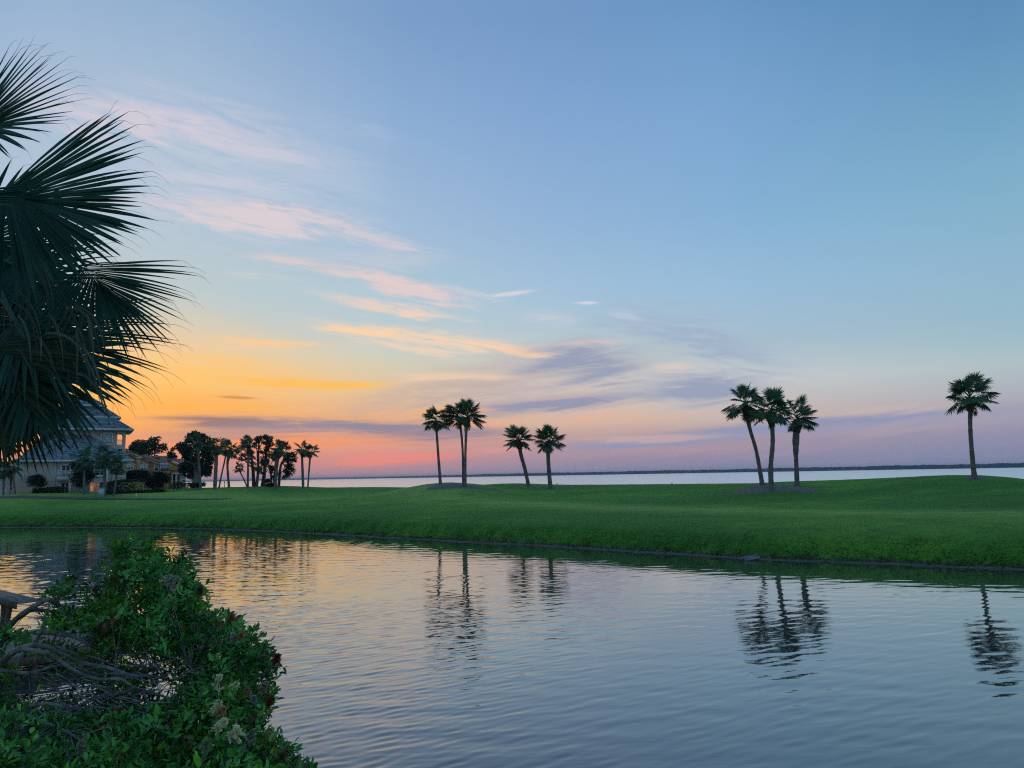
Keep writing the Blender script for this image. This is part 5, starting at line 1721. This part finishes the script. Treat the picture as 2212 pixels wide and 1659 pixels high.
OUT = [(850, 60), (1060, 105), (1310, 190), (1375, 300), (1430, 430), (1480, 560), (1640, 590), (1710, 690), (1830, 760), (1880, 830), (1950, 910), (1930, 1050),
       (1780, 1030), (1840, 1120), (1930, 1130), (1900, 1220), (1860, 1330), (1840, 1400), (1740, 1440), (1820, 1465), (1900, 1465), (2030, 1510), (2040, 1600), (2160, 1670), (2250, 1900), (-300, 1900), (-300, 640),
       (-60, 640), (60, 700), (160, 720), (330, 600), (420, 570), (560, 560), (700, 520), (740, 430), (780, 330), (830, 250), (800, 150)]
HOLES = [[(-300, 560), (40, 610), (150, 640), (330, 590), (330, 700), (230, 720), (60, 700), (-300, 650)], [(120, 1060), (560, 975), (560, 1130), (430, 1190), (250, 1200), (-40, 1150)],
         [(180, 715), (400, 690), (620, 720), (700, 800), (610, 850), (460, 830), (380, 780), (190, 770)], [(80, 850), (420, 930), (560, 990), (180, 1000), (-50, 960)]]


def inside(poly, x, y):
    res = np.zeros(len(x), bool)
    j = len(poly) - 1
    for i in range(len(poly)):
        xi, yi = poly[i]; xj, yj = poly[j]
        c = ((yi > y) != (yj > y)) & (x < (xj - xi) * (y - yi) / (yj - yi + 1e-9) + xi)
        res ^= c
        j = i
    return res


NC = 3600
cx_, cy_ = rng.uniform(-300, 2200, NC * 4), rng.uniform(40, 1850, NC * 4)
ok = inside(OUT, cx_, cy_)
for hpoly in HOLES:
    ok &= ~inside(hpoly, cx_, cy_) | (rng.random(len(cx_)) < .07)
# clumpy density with darker gaps
gapn = np.sin(cx_ * .011 + 1) * np.sin(cy_ * .013 + 2) + .6 * np.sin(cx_ * .027 + cy_ * .021)
opn = inside([(-300, 760), (350, 740), (900, 800), (1350, 900), (1300, 1230), (500, 1330), (-300, 1300)], cx_, cy_)
ok &= ~opn | (rng.random(len(cx_)) < .30)
ok &= (gapn > -.85) | (rng.random(len(cx_)) < .45)
cx_, cy_ = cx_[ok][:NC], cy_[ok][:NC]
# extra sprigs above the main mass
sx = np.concatenate([rng.normal(470, 45, 34), rng.normal(640, 40, 22), rng.normal(375, 18, 8), rng.normal(760, 20, 6), rng.normal(900, 50, 30)])
sy = np.concatenate([rng.normal(400, 55, 34), rng.normal(470, 45, 22), rng.normal(425, 14, 8), rng.normal(245, 16, 6), rng.normal(140, 40, 30)])
isup = np.concatenate([np.zeros(len(cx_), bool), np.ones(len(sx), bool)])
cx_ = np.concatenate([cx_, sx]); cy_ = np.concatenate([cy_, sy])
n_c = len(cx_)
# the bush leans away uphill: far at the top, near at the bottom, about two metres thick
dep = np.interp(cy_, [0, 600, 1100, 1700], [7.8, 7.4, 6.8, 6.0]) + rng.normal(size=n_c) * .42
opn = inside([(-300, 760), (350, 740), (900, 800), (1350, 900), (1300, 1230), (500, 1330), (-300, 1300)], cx_, cy_)
dep[opn] += .55
dep[isup] = 7.6 + rng.normal(size=isup.sum()) * .12
CEN = np.array([BX(x, y, d_) for x, y, d_ in zip(cx_, cy_, dep)]) - bf
per = rng.integers(9, 17, n_c)
per[isup] = rng.integers(4, 9, isup.sum())
own = np.repeat(np.arange(n_c), per)
tot = len(own)
spr = rng.normal(size=(tot, 3)); spr /= np.linalg.norm(spr, axis=1)[:, None]
spr[:, 2] = np.abs(spr[:, 2]) * .7 + .15 * rng.normal(size=tot)
rad = rng.uniform(.01, .075, (tot, 1))
ax_ = rng.normal(size=(n_c, 3)) * .5 + np.array((.35, -.25, .75)); ax_ /= np.linalg.norm(ax_, axis=1)[:, None]
pos = CEN[own] + spr * rad + ax_[own] * rng.uniform(-.09, .05, (tot, 1))
young = rng.random(n_c) < .20
cb = np.tile(np.array((0.070, 0.245, 0.048)), (n_c, 1)) * rng.uniform(.30, 1.7, (n_c, 1))
cb[young] = np.array((0.120, 0.350, 0.030)) * rng.uniform(.8, 1.3, (young.sum(), 1))
edge_share = np.clip((cx_ - np.interp(cy_, [0, 600, 1000, 1400, 1700], [1150, 1500, 1800, 1750, 1900])) / 150, 0, 1)
rust = rng.random(n_c) < .03 + .22 * edge_share
cb[rust] = np.array((0.15, 0.062, 0.026)) * rng.uniform(.6, 1.2, (rust.sum(), 1))
lc = cb[own] * rng.uniform(.7, 1.35, (tot, 1))
yl = rng.random(tot) < .006
lc[yl] = (0.30, 0.19, 0.03)
v, f, c = leaves6(pos, rng.uniform(.034, .082, tot), rng, .9, spr * .9 + ax_[own] * .5, .44, lc)
# fold the kite leaves along the midrib: shift the two side points up a little more on young leaves
lv = link('leaves', np_mesh('leaves', v, f, M_GLOSSY, False, c), BUSH)
lv['kind'] = 'stuff'
# twigs: each clump hangs on a twig from the nearest limb point or neighbour
tw = Acc()
LP = np.array([q for q, _ in limb_pts])
pick = rng.permutation(n_c)[:900]
for i in pick:
    e = CEN[i]
    dl = np.linalg.norm(LP - e, axis=1)
    k_ = np.argsort(dl)[rng.integers(0, 12)]
    s0 = LP[k_]
    if dl[k_] > .9:
        s0 = e + (s0 - e) / dl[k_] * .5
    mid = (s0 + e) / 2 + rng.normal(size=3) * .05 + np.array((0, 0, .03))
    spn = bend([s0, mid, e], 5)
    tw.tube(spn, np.linspace(.0050, .0018, len(spn)), 3)
for i in range(170):       # bare twigs in the open middle
    x, y = rng.uniform(150, 1350), rng.uniform(820, 1300)
    d_ = np.interp(y, [0, 600, 1100, 1700], [7.6, 7.2, 6.5, 5.7]) - rng.uniform(.0, .35)
    ln = rng.uniform(90, 300); an = rng.normal(.22, .35)
    P3 = [BX(x + ln * t * math.cos(an), y + ln * t * math.sin(an) + rng.normal() * 9, d_ + rng.normal() * .05) - bf for t in (0, .33, .66, 1)]
    spn = bend(P3, 9)
    tw.tube(spn, np.linspace(rng.uniform(.003, .0065), .0016, len(spn)), 4)
tg = link('twigs', tw.mesh('twigs', M_GREYBARK), BUSH); tg['kind'] = 'stuff'

M_PETAL = leaf_mat('cream_petal', .7, .3, .2, .15, 8)


def flower(x, y, d, size, col, seed):
    rng = np.random.default_rng(seed)
    c = BX(x, y, d) - bf
    n = 230
    t = rng.random((n, 1))
    axd = np.array((rng.uniform(-.2, .9), -.3, .8)); axd /= np.linalg.norm(axd)
    q = rng.normal(size=(n, 3)); q /= np.linalg.norm(q, axis=1)[:, None]
    lob = .6 + .4 * np.sin(q[:, :1] * 9 + seed) * np.sin(q[:, 2:] * 8)
    pos = c + axd * t * size * 1.3 + q * size * .55 * (1 - t * .75) * lob
    v, f, cc = leaves_np(pos, .021 * rng.uniform(.7, 1.3, n), rng, .4, q, .8, tints(n, col, rng, .18))
    st = Acc(); st.put(v, f, cc)
    st.tube(np.array([c - axd * .08, c, c + axd * size]), [.004, .003, .0015], 4, (0.05, 0.07, 0.03))
    return link('flower_cluster', st.mesh('flower_cluster', M_PETAL), BUSH)


CREAM, DRY = (0.86, 0.78, 0.50), (0.52, 0.32, 0.15)
for i, (x, y, s, c_) in enumerate([(1545, 1090, .075, CREAM), (1630, 1112, .06, CREAM), (1520, 1245, .06, CREAM), (1545, 1275, .05, DRY), (1530, 1390, .085, CREAM), (1690, 1455, .08, CREAM), (1760, 1475, .08, (0.46, 0.42, 0.33)),
                                   (1640, 1440, .06, CREAM), (1890, 1480, .06, DRY), (1190, 370, .07, (0.45, 0.45, 0.42)), (1240, 390, .075, (0.48, 0.42, 0.30)), (1150, 345, .05, CREAM), (1750, 1160, .06, DRY), (1850, 1110, .06, (0.38, 0.32, 0.22)),
                                   (1440, 1530, .06, (0.35, 0.38, 0.24)), (800, 1345, .06, (0.16, 0.24, 0.10)), (580, 1550, .06, (0.32, 0.34, 0.2)), (1660, 765, .045, (0.4, 0.36, 0.26)), (1540, 660, .05, (0.28, 0.3, 0.18)), (1500, 790, .05, (0.2, 0.26, 0.14)),
                                   (1120, 730, .045, (0.22, 0.3, 0.16)), (1220, 510, .05, (0.3, 0.24, 0.16)), (1390, 690, .05, (0.16, 0.22, 0.12)), (1790, 1200, .04, (0.4, 0.42, 0.4)), (1690, 740, .05, DRY), (1640, 620, .05, (0.24, 0.13, 0.07)),
                                   (1900, 1205, .05, (0.22, 0.085, 0.04)), (1800, 1365, .05, (0.2, 0.08, 0.04)), (1950, 910, .05, (0.17, 0.06, 0.04)), (1990, 1580, .05, (0.3, 0.18, 0.1)), (1410, 430, .05, (0.2, 0.11, 0.06))]):
    d_ = float(np.interp(y, [0, 600, 1100, 1700], [7.1, 6.6, 5.9, 5.2])) + (.35 if x > 1700 else 0)
    flower(x, y, d_, s, c_, 400 + i)


# ------------------------------------------------------------------ wooden dock with a bench
M_PLANK = bark('weathered_plank', (0.115, 0.098, 0.085), (0.30, 0.265, 0.235), (1.4, 16, 16), .85)
M_PLANK2 = bark('brown_timber', (0.075, 0.048, 0.036), (0.19, 0.13, 0.10), (14, 14, 2), .85)
dk = at(*cp('dock', 640, 980), 20.3)
DOCK = empty('wooden_dock', (dk.x, dk.y, 0), R(48))
tag(DOCK, 'weathered grey plank dock over the pond behind the shrub', 'dock')
ZD = 0.52
L_, Wd = 6.4, 3.4            # along the boards, across them
rng = np.random.default_rng(3)
nb = 24
for i in range(nb):
    y0 = -Wd / 2 + Wd * i / nb
    o = link('plank', Acc().box((-L_ + rng.uniform(-.03, .03), y0 + .006, ZD - .04), (1.9 + rng.uniform(-.03, .03), y0 + Wd / nb - .006, ZD + rng.uniform(-.004, .006))).mesh('plank', M_PLANK), DOCK)
for x in (-L_ + .3, -4.2, -2.2, -.3, 1.5):
    link('joist', Acc().box((x - .07, -Wd / 2 + .02, ZD - .26), (x + .07, Wd / 2 - .02, ZD - .044)).mesh('joist', M_PLANK2), DOCK)
    for y in (-Wd / 2 + .2, Wd / 2 - .2):
        a = Acc(); a.tube(np.array([(x, y, -1.2), (x, y, 0), (x, y, ZD - .27)]), [.11, .11, .10], 10)
        link('pile', a.mesh('pile', M_PLANK2, True), DOCK)
for y in (-Wd / 2 - .03, Wd / 2 + .03):
    link('fascia_board', Acc().box((-L_, y - .025, ZD - .24), (1.9, y + .025, ZD - .03)).mesh('fascia_board', M_PLANK2), DOCK)
link('end_board', Acc().box((1.92, -Wd / 2, ZD - .22), (1.97, Wd / 2, ZD - .03)).mesh('end_board', M_PLANK2), DOCK)
# bench: a wide cap board carried on splayed posts, a lower seat behind
bp = at(*cp('dock', 420, 420), 20.6)
BEN = empty('dock_bench', (bp.x, bp.y, ZD), R(-40))
tag(BEN, 'timber bench with a broad grey top board at the left edge', 'bench')
ht = onz(*cp('dock', 420, 420), 1.3)
HB = bp.z - ZD
for j in range(3):
    link('top_plank', Acc().box((-2.6, -.26 + j * .18, HB - .045), (.75, -.26 + j * .18 + .172, HB)).mesh('top_plank', M_PLANK), BEN)
link('apron', Acc().box((-2.6, -.30, HB - .17), (.7, -.265, HB - .01)).mesh('apron', M_PLANK2), BEN)
for x in (-.62, -2.2):
    a = Acc(); a.box((x - .07, -.2, -.3), (x + .07, -.06, HB - .05))
    link('post', a.mesh('post', M_PLANK2), BEN)
    v = [(x + .36, -.18, HB - .05), (x + .50, -.18, HB - .05), (x + .14, -.18, .0), (x + .0, -.18, .0)]
    v += [(p[0], -.08, p[2]) for p in v]
    link('brace', mesh_obj('brace', v, [(0, 1, 2, 3), (7, 6, 5, 4), (0, 4, 5, 1), (1, 5, 6, 2), (2, 6, 7, 3), (3, 7, 4, 0)], M_PLANK2).data, BEN)
    bpy.data.objects.remove(bpy.data.objects[[o.name for o in bpy.data.objects if o.name.startswith('brace') and o.parent is None][0]])
for j in range(2):
    link('seat_plank', Acc().box((-2.6, -.62 + j * .15, HB * .45 - .04), (-.5, -.62 + j * .15 + .142, HB * .45)).mesh('seat_plank', M_PLANK), BEN)

# ------------------------------------------------------------------ stranded boards on the far bank
lp = onz(*cp('log', 830, 640), 0.10)
LOG = empty('stranded_boards', (lp.x, lp.y, max(.04, ground_z(lp.x, lp.y))), R(8))
tag(LOG, 'broken grey board raft stranded on the muddy far bank', 'boards')
M_GREYW = bark('silver_wood', (0.07, 0.075, 0.075), (0.22, 0.24, 0.24), (2, 14, 14), .8)
for j in range(4):
    v0 = -.30 + j * .155
    b = Acc(); b.box((-.42 + .05 * (j % 2), v0, .0), (.44 - .06 * ((j + 1) % 2), v0 + .142, .045))
    o = link('board', b.mesh('board', M_GREYW), LOG)
    o.rotation_euler = (R(10), R(-8), 0); o.location = (0, 0, .06)
b = Acc(); b.box((-.36, -.2, -.04), (-.26, .3, .05)); o = link('cross_beam', b.mesh('cross_beam', M_GREYW), LOG)
o.rotation_euler = (R(10), R(-8), 0); o.location = (0, 0, .03)
b = Acc(); b.tube(np.array([(-.62, -.1, .02), (-.2, .12, .10), (.16, .26, .16)]), [.03, .035, .02], 6); link('stick', b.mesh('stick', M_GREYW), LOG)

# ------------------------------------------------------------------ far shore, woods and bridge
M_WOODS = plain('far_woods', (0.030, 0.046, 0.032), .95, .3, .02, spec=.1)
M_SAND = plain('far_land', (0.16, 0.15, 0.12), .95, .2, .01, spec=.1)
SEA = -1.2
rng = np.random.default_rng(12)
cols = 700
pxs = np.linspace(-120, 1150, cols)
dist = np.interp(pxs, [-120, 200, 330, 420, 520, 640, 800, 1000, 1150], [8200, 7600, 7000, 5200, 4000, 3500, 3100, 2800, 2600])
hgt = np.interp(pxs, [-120, 200, 330, 400, 450, 520, 640, 800, 1000, 1150], [9, 9, 8, 10, 12, 13, 12.5, 12.5, 13, 13])
hills = hgt * (1 + .05 * np.sin(pxs * .05) + .03 * np.sin(pxs * .17 + 1)) + rng.normal(size=cols) * .5
hills += np.where((pxs > 478) & (pxs < 505), 3.0 * np.exp(-((pxs - 490) / 8) ** 2), 0)
dirs = np.array([np.array(pdir(x, 474)) for x in pxs])
bear = np.arctan2(dirs[:, 0], dirs[:, 1])
P0 = np.stack([np.sin(bear), np.cos(bear)], -1)
prof = [(0, -3.0), (2, .5), (40, 1.6), (700, 2.2)]
v = [];
for off, z in prof:
    v.append(np.concatenate([P0 * (dist + off)[:, None], np.full((cols, 1), SEA + z)], 1))
v = np.concatenate(v)
idx = np.arange(4 * cols).reshape(4, cols)
q = np.stack([idx[:-1, :-1], idx[:-1, 1:], idx[1:, 1:], idx[1:, :-1]], -1).reshape(-1, 4)
fs_ = link('far_shore', np_mesh('far_shore', v, q, M_SAND, True)); tag(fs_, kind='structure')
# canopy of the far woods: bumpy belt 300 m deep
rowsn = 7
offs = np.array([14, 14, 40, 90, 160, 240, 300.])
vv = []
for k_, off in enumerate(offs):
    z = 0.8 if k_ == 0 else None
    h_ = hills * (np.array([0, .82, .95, 1.0, 1.02, .95, .0])[k_]) * (1 + rng.normal(size=cols) * .04)
    vv.append(np.concatenate([P0 * (dist + off + rng.normal(size=cols) * 4)[:, None], (SEA + .8 + np.maximum(h_, 0))[:, None]], 1))
vv = np.concatenate(vv)
idx = np.arange(rowsn * cols).reshape(rowsn, cols)
q = np.stack([idx[:-1, :-1], idx[:-1, 1:], idx[1:, 1:], idx[1:, :-1]], -1).reshape(-1, 4)
fw_ = link('far_woods', np_mesh('far_woods', vv, q, M_WOODS, True)); tag(fw_, 'low dark belt of woods along the far bay shore', 'woods', kind='stuff')

M_CONC = plain('bridge_concrete', (0.30, 0.30, 0.30), .8, .1, .05)
b0 = at(*cp('pines', 1500, 872), 5600); b1 = at(*cp('full', 940, 1027.5), 6000)
bz0, bz1 = 11.0, 8.5
BR = empty('long_bridge', (b0.x, b0.y, SEA)); tag(BR, 'long low concrete bridge crossing the bay on the horizon', 'bridge')
e = np.array((b1.x - b0.x, b1.y - b0.y)); Lb = np.linalg.norm(e); e /= Lb
nrm2 = np.array((-e[1], e[0]))
nsp = 44
dv = []
for i in range(nsp + 1):
    c = e * Lb * i / nsp
    z = bz0 + (bz1 - bz0) * i / nsp
    for s_ in (-6, 6):
        for dz in (0, 2.4):
            dv.append((c[0] + nrm2[0] * s_, c[1] + nrm2[1] * s_, z + dz))
df = []
for i in range(nsp):
    o_ = i * 4
    df += [(o_, o_ + 4, o_ + 5, o_ + 1), (o_ + 1, o_ + 5, o_ + 7, o_ + 3), (o_ + 3, o_ + 7, o_ + 6, o_ + 2), (o_ + 2, o_ + 6, o_ + 4, o_)]
mesh_obj('deck', dv, df, M_CONC, BR)
pm = Acc().box((-2.2, -5, -3), (2.2, 5, 10)).mesh('pier', M_CONC)
for i in range(nsp + 1):
    c = e * Lb * i / nsp
    z = bz0 + (bz1 - bz0) * i / nsp
    link('pier', pm, BR, Matrix.Translation((c[0], c[1], 0)) @ Matrix.Rotation(math.atan2(e[1], e[0]), 4, 'Z') @ Matrix.Diagonal((1, 1, z / 10, 1)))

# ------------------------------------------------------------------ mulch beds, cart path, bank grass
def mulch_mat(n, bs, out):
    g = n.new('ShaderNodeNewGeometry')
    t = n.noise(g.outputs['Position'], 7, 6, .8)
    n.put(bs.inputs['Base Color'], n.mix(n.smooth(t, .35, .68), (0.085, 0.068, 0.056), (0.27, 0.225, 0.195)))
    bs.inputs['Roughness'].default_value = .95
    bump(n, bs, t, .06, 1.0)


M_MULCH = material('mulch', mulch_mat)


def bed(x, y, rx, ry, seed):
    rng = np.random.default_rng(seed)
    K, J = 40, 6
    ph = rng.uniform(0, 6.28, 4)
    vs = [(x, y, ground_z(x, y) + .05)]
    for j in range(1, J + 1):
        for k_ in range(K):
            a_ = 2 * math.pi * k_ / K
            w_ = 1 + .10 * math.sin(3 * a_ + ph[0]) + .06 * math.sin(5 * a_ + ph[1])
            xx, yy = x + math.cos(a_) * rx * w_ * j / J, y + math.sin(a_) * ry * w_ * j / J
            vs.append((xx, yy, ground_z(xx, yy) + (.05 + rng.normal() * .012 if j < J else -.03)))
    fs = [(0, 1 + k_, 1 + (k_ + 1) % K) for k_ in range(K)]
    for j in range(J - 1):
        for k_ in range(K):
            a_, b_ = 1 + j * K + k_, 1 + j * K + (k_ + 1) % K
            fs.append((a_, a_ + K, b_ + K, b_))
    o = mesh_obj('mulch_bed', vs, fs, M_MULCH, None, True)
    tag(o, kind='structure')


p = cat_('three', 940, 1530, 71.5); bed(p.x, p.y, 4.0, 2.6, 1)
p = cat_('mid', 690, 1225, 87.5); bed(p.x, p.y, 4.6, 2.6, 2)
p = cat_('mid', 1660, 1270, 99); bed(p.x, p.y, 3.6, 1.3, 3)
p = cat_('one', 835, 1550, 67); bed(p.x, p.y, .9, .8, 4)

M_PATH = plain('cart_path_concrete', (0.085, 0.10, 0.085), .9, .12, 1.0, 10, .01)
pp = [at(x, y, d) for x, y, d in [(-60, 499.5, 92), (0, 500.1, 92.5), (45, 500.6, 93), (90, 501.6, 93.5), (130, 502.6, 94), (170, 503.7, 94.5), (205, 504.2, 96), (230, 503.0, 99)]]
spn = bend([(p_.x, p_.y, 0) for p_ in pp], 60)
tg_ = np.gradient(spn, axis=0); tg_ /= np.linalg.norm(tg_, axis=1)[:, None]
sdn = np.stack([-tg_[:, 1], tg_[:, 0], 0 * tg_[:, 0]], -1)
vs, fs = [], []
for i, (c, s_) in enumerate(zip(spn, sdn)):
    for w_ in (-.7, -.23, .23, .7):
        q_ = c + s_ * w_
        vs.append((q_[0], q_[1], ground_z(q_[0], q_[1]) + .05))
    if i:
        o_ = (i - 1) * 4
        fs += [(o_ + k_, o_ + k_ + 1, o_ + k_ + 5, o_ + k_ + 4) for k_ in range(3)]
tag(mesh_obj('cart_path', vs, fs, M_PATH, None, True), kind='structure')

# long grass over the bank's lip and turf tufts on the near slopes
M_GRASS = leaf_mat('bank_grass', .7, .25, .2, .3, .9)
rng = np.random.default_rng(44)


def blades(n, smin, smax, hmin, hmax, xlo, xhi, width, name, label, base, lean=.5):
    x = rng.uniform(xlo, xhi, n)
    s = smin + (smax - smin) * rng.random(n) ** 1.3
    y = edge_y(x) + s
    clump = vnoise(x, y, 1.1, 9) + vnoise(x, y, .45, 10)
    keep = clump > -.75 + rng.random(n) * .5
    x, y = x[keep], y[keep]
    n = len(x)
    z = height(x, y)
    hgt = rng.uniform(hmin, hmax, n) * np.interp(y - edge_y(x), [smin, smin + .5 * (smax - smin), smax], [1.25, .8, .45]) * (1 + .5 * (vnoise(x, y, 1.6, 12)))
    az = rng.uniform(0, 6.28, n)
    w = np.stack([np.cos(az), np.sin(az), 0 * az], -1) * (width * rng.uniform(.6, 1.4, n))[:, None]
    ln = np.stack([rng.normal(size=n) * .5, -np.abs(rng.normal(size=n)) * lean - .1, np.ones(n)], -1)
    ln /= np.linalg.norm(ln, axis=1)[:, None]
    b_ = np.stack([x, y, z - .02], -1)
    m_ = b_ + ln * (hgt * .55)[:, None]
    t_ = b_ + (ln + np.stack([rng.normal(size=n) * .3, -np.abs(rng.normal(size=n)) * lean, 0 * x], -1)) * hgt[:, None]
    V_ = np.stack([b_ - w, b_ + w, m_ + w * .7, t_], 1).reshape(-1, 3)
    i = np.arange(n) * 4
    F_ = np.stack([i, i + 1, i + 2, i + 3], -1)
    cc = tints(n, base, rng, .4, (((0.15, 0.19, 0.06), .10),))
    o = link(name, np_mesh(name, V_, F_, M_GRASS, False, np.repeat(cc, 4, axis=0)))
    tag(o, label, 'grass', kind='stuff')


blades(80000, .6, 2.6, .03, .10, -58, 40, .016, 'bank_grass', 'long unmown grass hanging over the far pond bank', (0.040, 0.145, 0.022), .9)
blades(70000, 2.2, 16, .025, .06, -50, 36, .014, 'lawn_grass', 'short mown turf blades on the far slope', (0.062, 0.215, 0.030), .4)

# dead reeds, leaves and flotsam along the far waterline
n_l = 2600
xl = rng.uniform(-56, 38, n_l); sl = np.abs(rng.normal(size=n_l)) * .35 - .05
yl_ = edge_y(xl) + sl
pl_ = np.stack([xl, yl_, np.maximum(height(xl, yl_), 0) + .015], -1)
pl_ = pl_[vnoise(xl, yl_, 3.5, 31) + .6 * vnoise(xl, yl_, 1.2, 32) > -.15]
v_, f_, c_ = leaves_np(pl_, rng.uniform(.05, .26, len(pl_)), rng, 1.6, np.stack([rng.normal(size=len(pl_)), rng.normal(size=len(pl_)) * .4, 0 * pl_[:, 0]], -1), .22, tints(len(pl_), (0.17, 0.145, 0.115), rng, .5, (((0.04, 0.035, 0.03), .35), ((0.30, 0.27, 0.22), .12))))
tag(link('bank_litter', np_mesh('bank_litter', v_, f_, M_GRASS, False, c_)), 'dead stalks and leaf litter along the far muddy waterline', 'litter', kind='stuff')

# ------------------------------------------------------------------ sprinkler sprays and course markers
def drop_mat(n, bs, out):
    tr = n.new('ShaderNodeBsdfTranslucent'); tr.inputs[0].default_value = (.95, .95, .95, 1)
    tp = n.new('ShaderNodeBsdfTransparent')
    mx = n.new('ShaderNodeMixShader'); mx.inputs[0].default_value = .45
    n.put(mx.inputs[1], tr.outputs[0]); n.put(mx.inputs[2], tp.outputs[0])
    n.put(out.inputs[0], mx.outputs[0])


M_DROP = material('spray_drops', drop_mat)


def jet(label, p0, p1, d0, d1, seed, arch):
    rng = np.random.default_rng(seed)
    A_ = np.array(at(*p0, d0)); B_ = np.array(at(*p1, d1))
    gz_ = ground_z(A_[0], A_[1])
    root = empty('sprinkler', (A_[0], A_[1], gz_)); tag(root, label, 'sprinkler', 'lawn sprinklers by the bay')
    o_ = np.array(root.location)
    a_ = Acc(); a_.tube(np.array([(0, 0, -.1), (0, 0, .2), (0, 0, .24)]), [.06, .06, .03], 8)
    link('head', a_.mesh('head', M_DARK), root)
    n = 2600
    t = rng.random(n) ** .8
    pos = (A_ - o_) * 0 + np.array((0, 0, .25)) + (B_ - A_) * t[:, None]
    pos[:, 2] += arch * (t - t * t * 1.15) * 4
    pos += rng.normal(size=(n, 3)) * (.03 + .42 * t[:, None])
    pos = pos[pos[:, 2] > 0]
    v_, f_, c_ = leaves_np(pos, rng.uniform(.012, .03, len(pos)), rng, .3, None, .7, np.ones((len(pos), 3)))
    link('spray', np_mesh('spray', v_, f_, M_DROP, False, c_), root)['kind'] = 'stuff'


jet('sprinkler throwing a thin spray right of the middle palm pair', (557, 484.5), (613, 461), 108, 104, 1, .25)
jet('sprinkler throwing faint spray before the three palms', (672, 483.5), (705, 464), 98, 96, 2, .25)
M_WHITE = plain('white_paint', (0.75, 0.75, 0.72), .5, .05)
M_LIME = plain('faded_green_paint', (0.30, 0.42, 0.12), .5, .05)
for (crop, x, y, d_, h_, m_, lab, nm) in (('town', 1680, 1215, 110, .55, M_LIME, 'short faded green stake on the raised green', 'marker_stake'), ('town', 1697, 1385, 104, .4, M_LIME, 'short green stake on the lawn below the raised green', 'marker_stake'),
                                     ('town', 392, 1425, 96, .42, M_WHITE, 'white stake at the low hedge', 'marker_stake'), ('pines', 402, 1048, 124, .95, M_DARK, 'thin dark post against the bay water', 'marker_post')):
    p = cat_(crop, x, y, d_)
    gz_ = ground_z(p.x, p.y)
    o = empty(nm, (p.x, p.y, gz_)); tag(o, lab, 'stake')
    a = Acc(); a.tube(np.array([(0, 0, -.05), (0, 0, h_ * .9), (0, 0, h_)]), [.045, .045, .03], 8)
    link('shaft', a.mesh('shaft', m_, True), o)
    a = Acc(); a.tube(np.array([(0, 0, h_), (0, 0, h_ + .05)]), [.055, .04], 8)
    link('cap', a.mesh('cap', m_, True), o)

# ------------------------------------------------------------------ evening haze over land and bay
def haze_mat():
    m = bpy.data.materials.new('haze_air')
    m.use_nodes = True
    nt = m.node_tree
    nt.nodes.clear()
    out = nt.nodes.new('ShaderNodeOutputMaterial')
    pv = nt.nodes.new('ShaderNodeVolumePrincipled')
    pv.inputs['Color'].default_value = (0.62, 0.78, 1.0, 1)
    pv.inputs['Density'].default_value = 0.00011
    pv.inputs['Anisotropy'].default_value = 0.2
    nt.links.new(pv.outputs[0], out.inputs['Volume'])
    return m


hz_ = link('haze', Acc().box((-11500, -120, -4.2), (11500, 13500, 24)).mesh('haze', haze_mat()))
tag(hz_, 'thin evening haze over the bay', 'haze', kind='stuff')
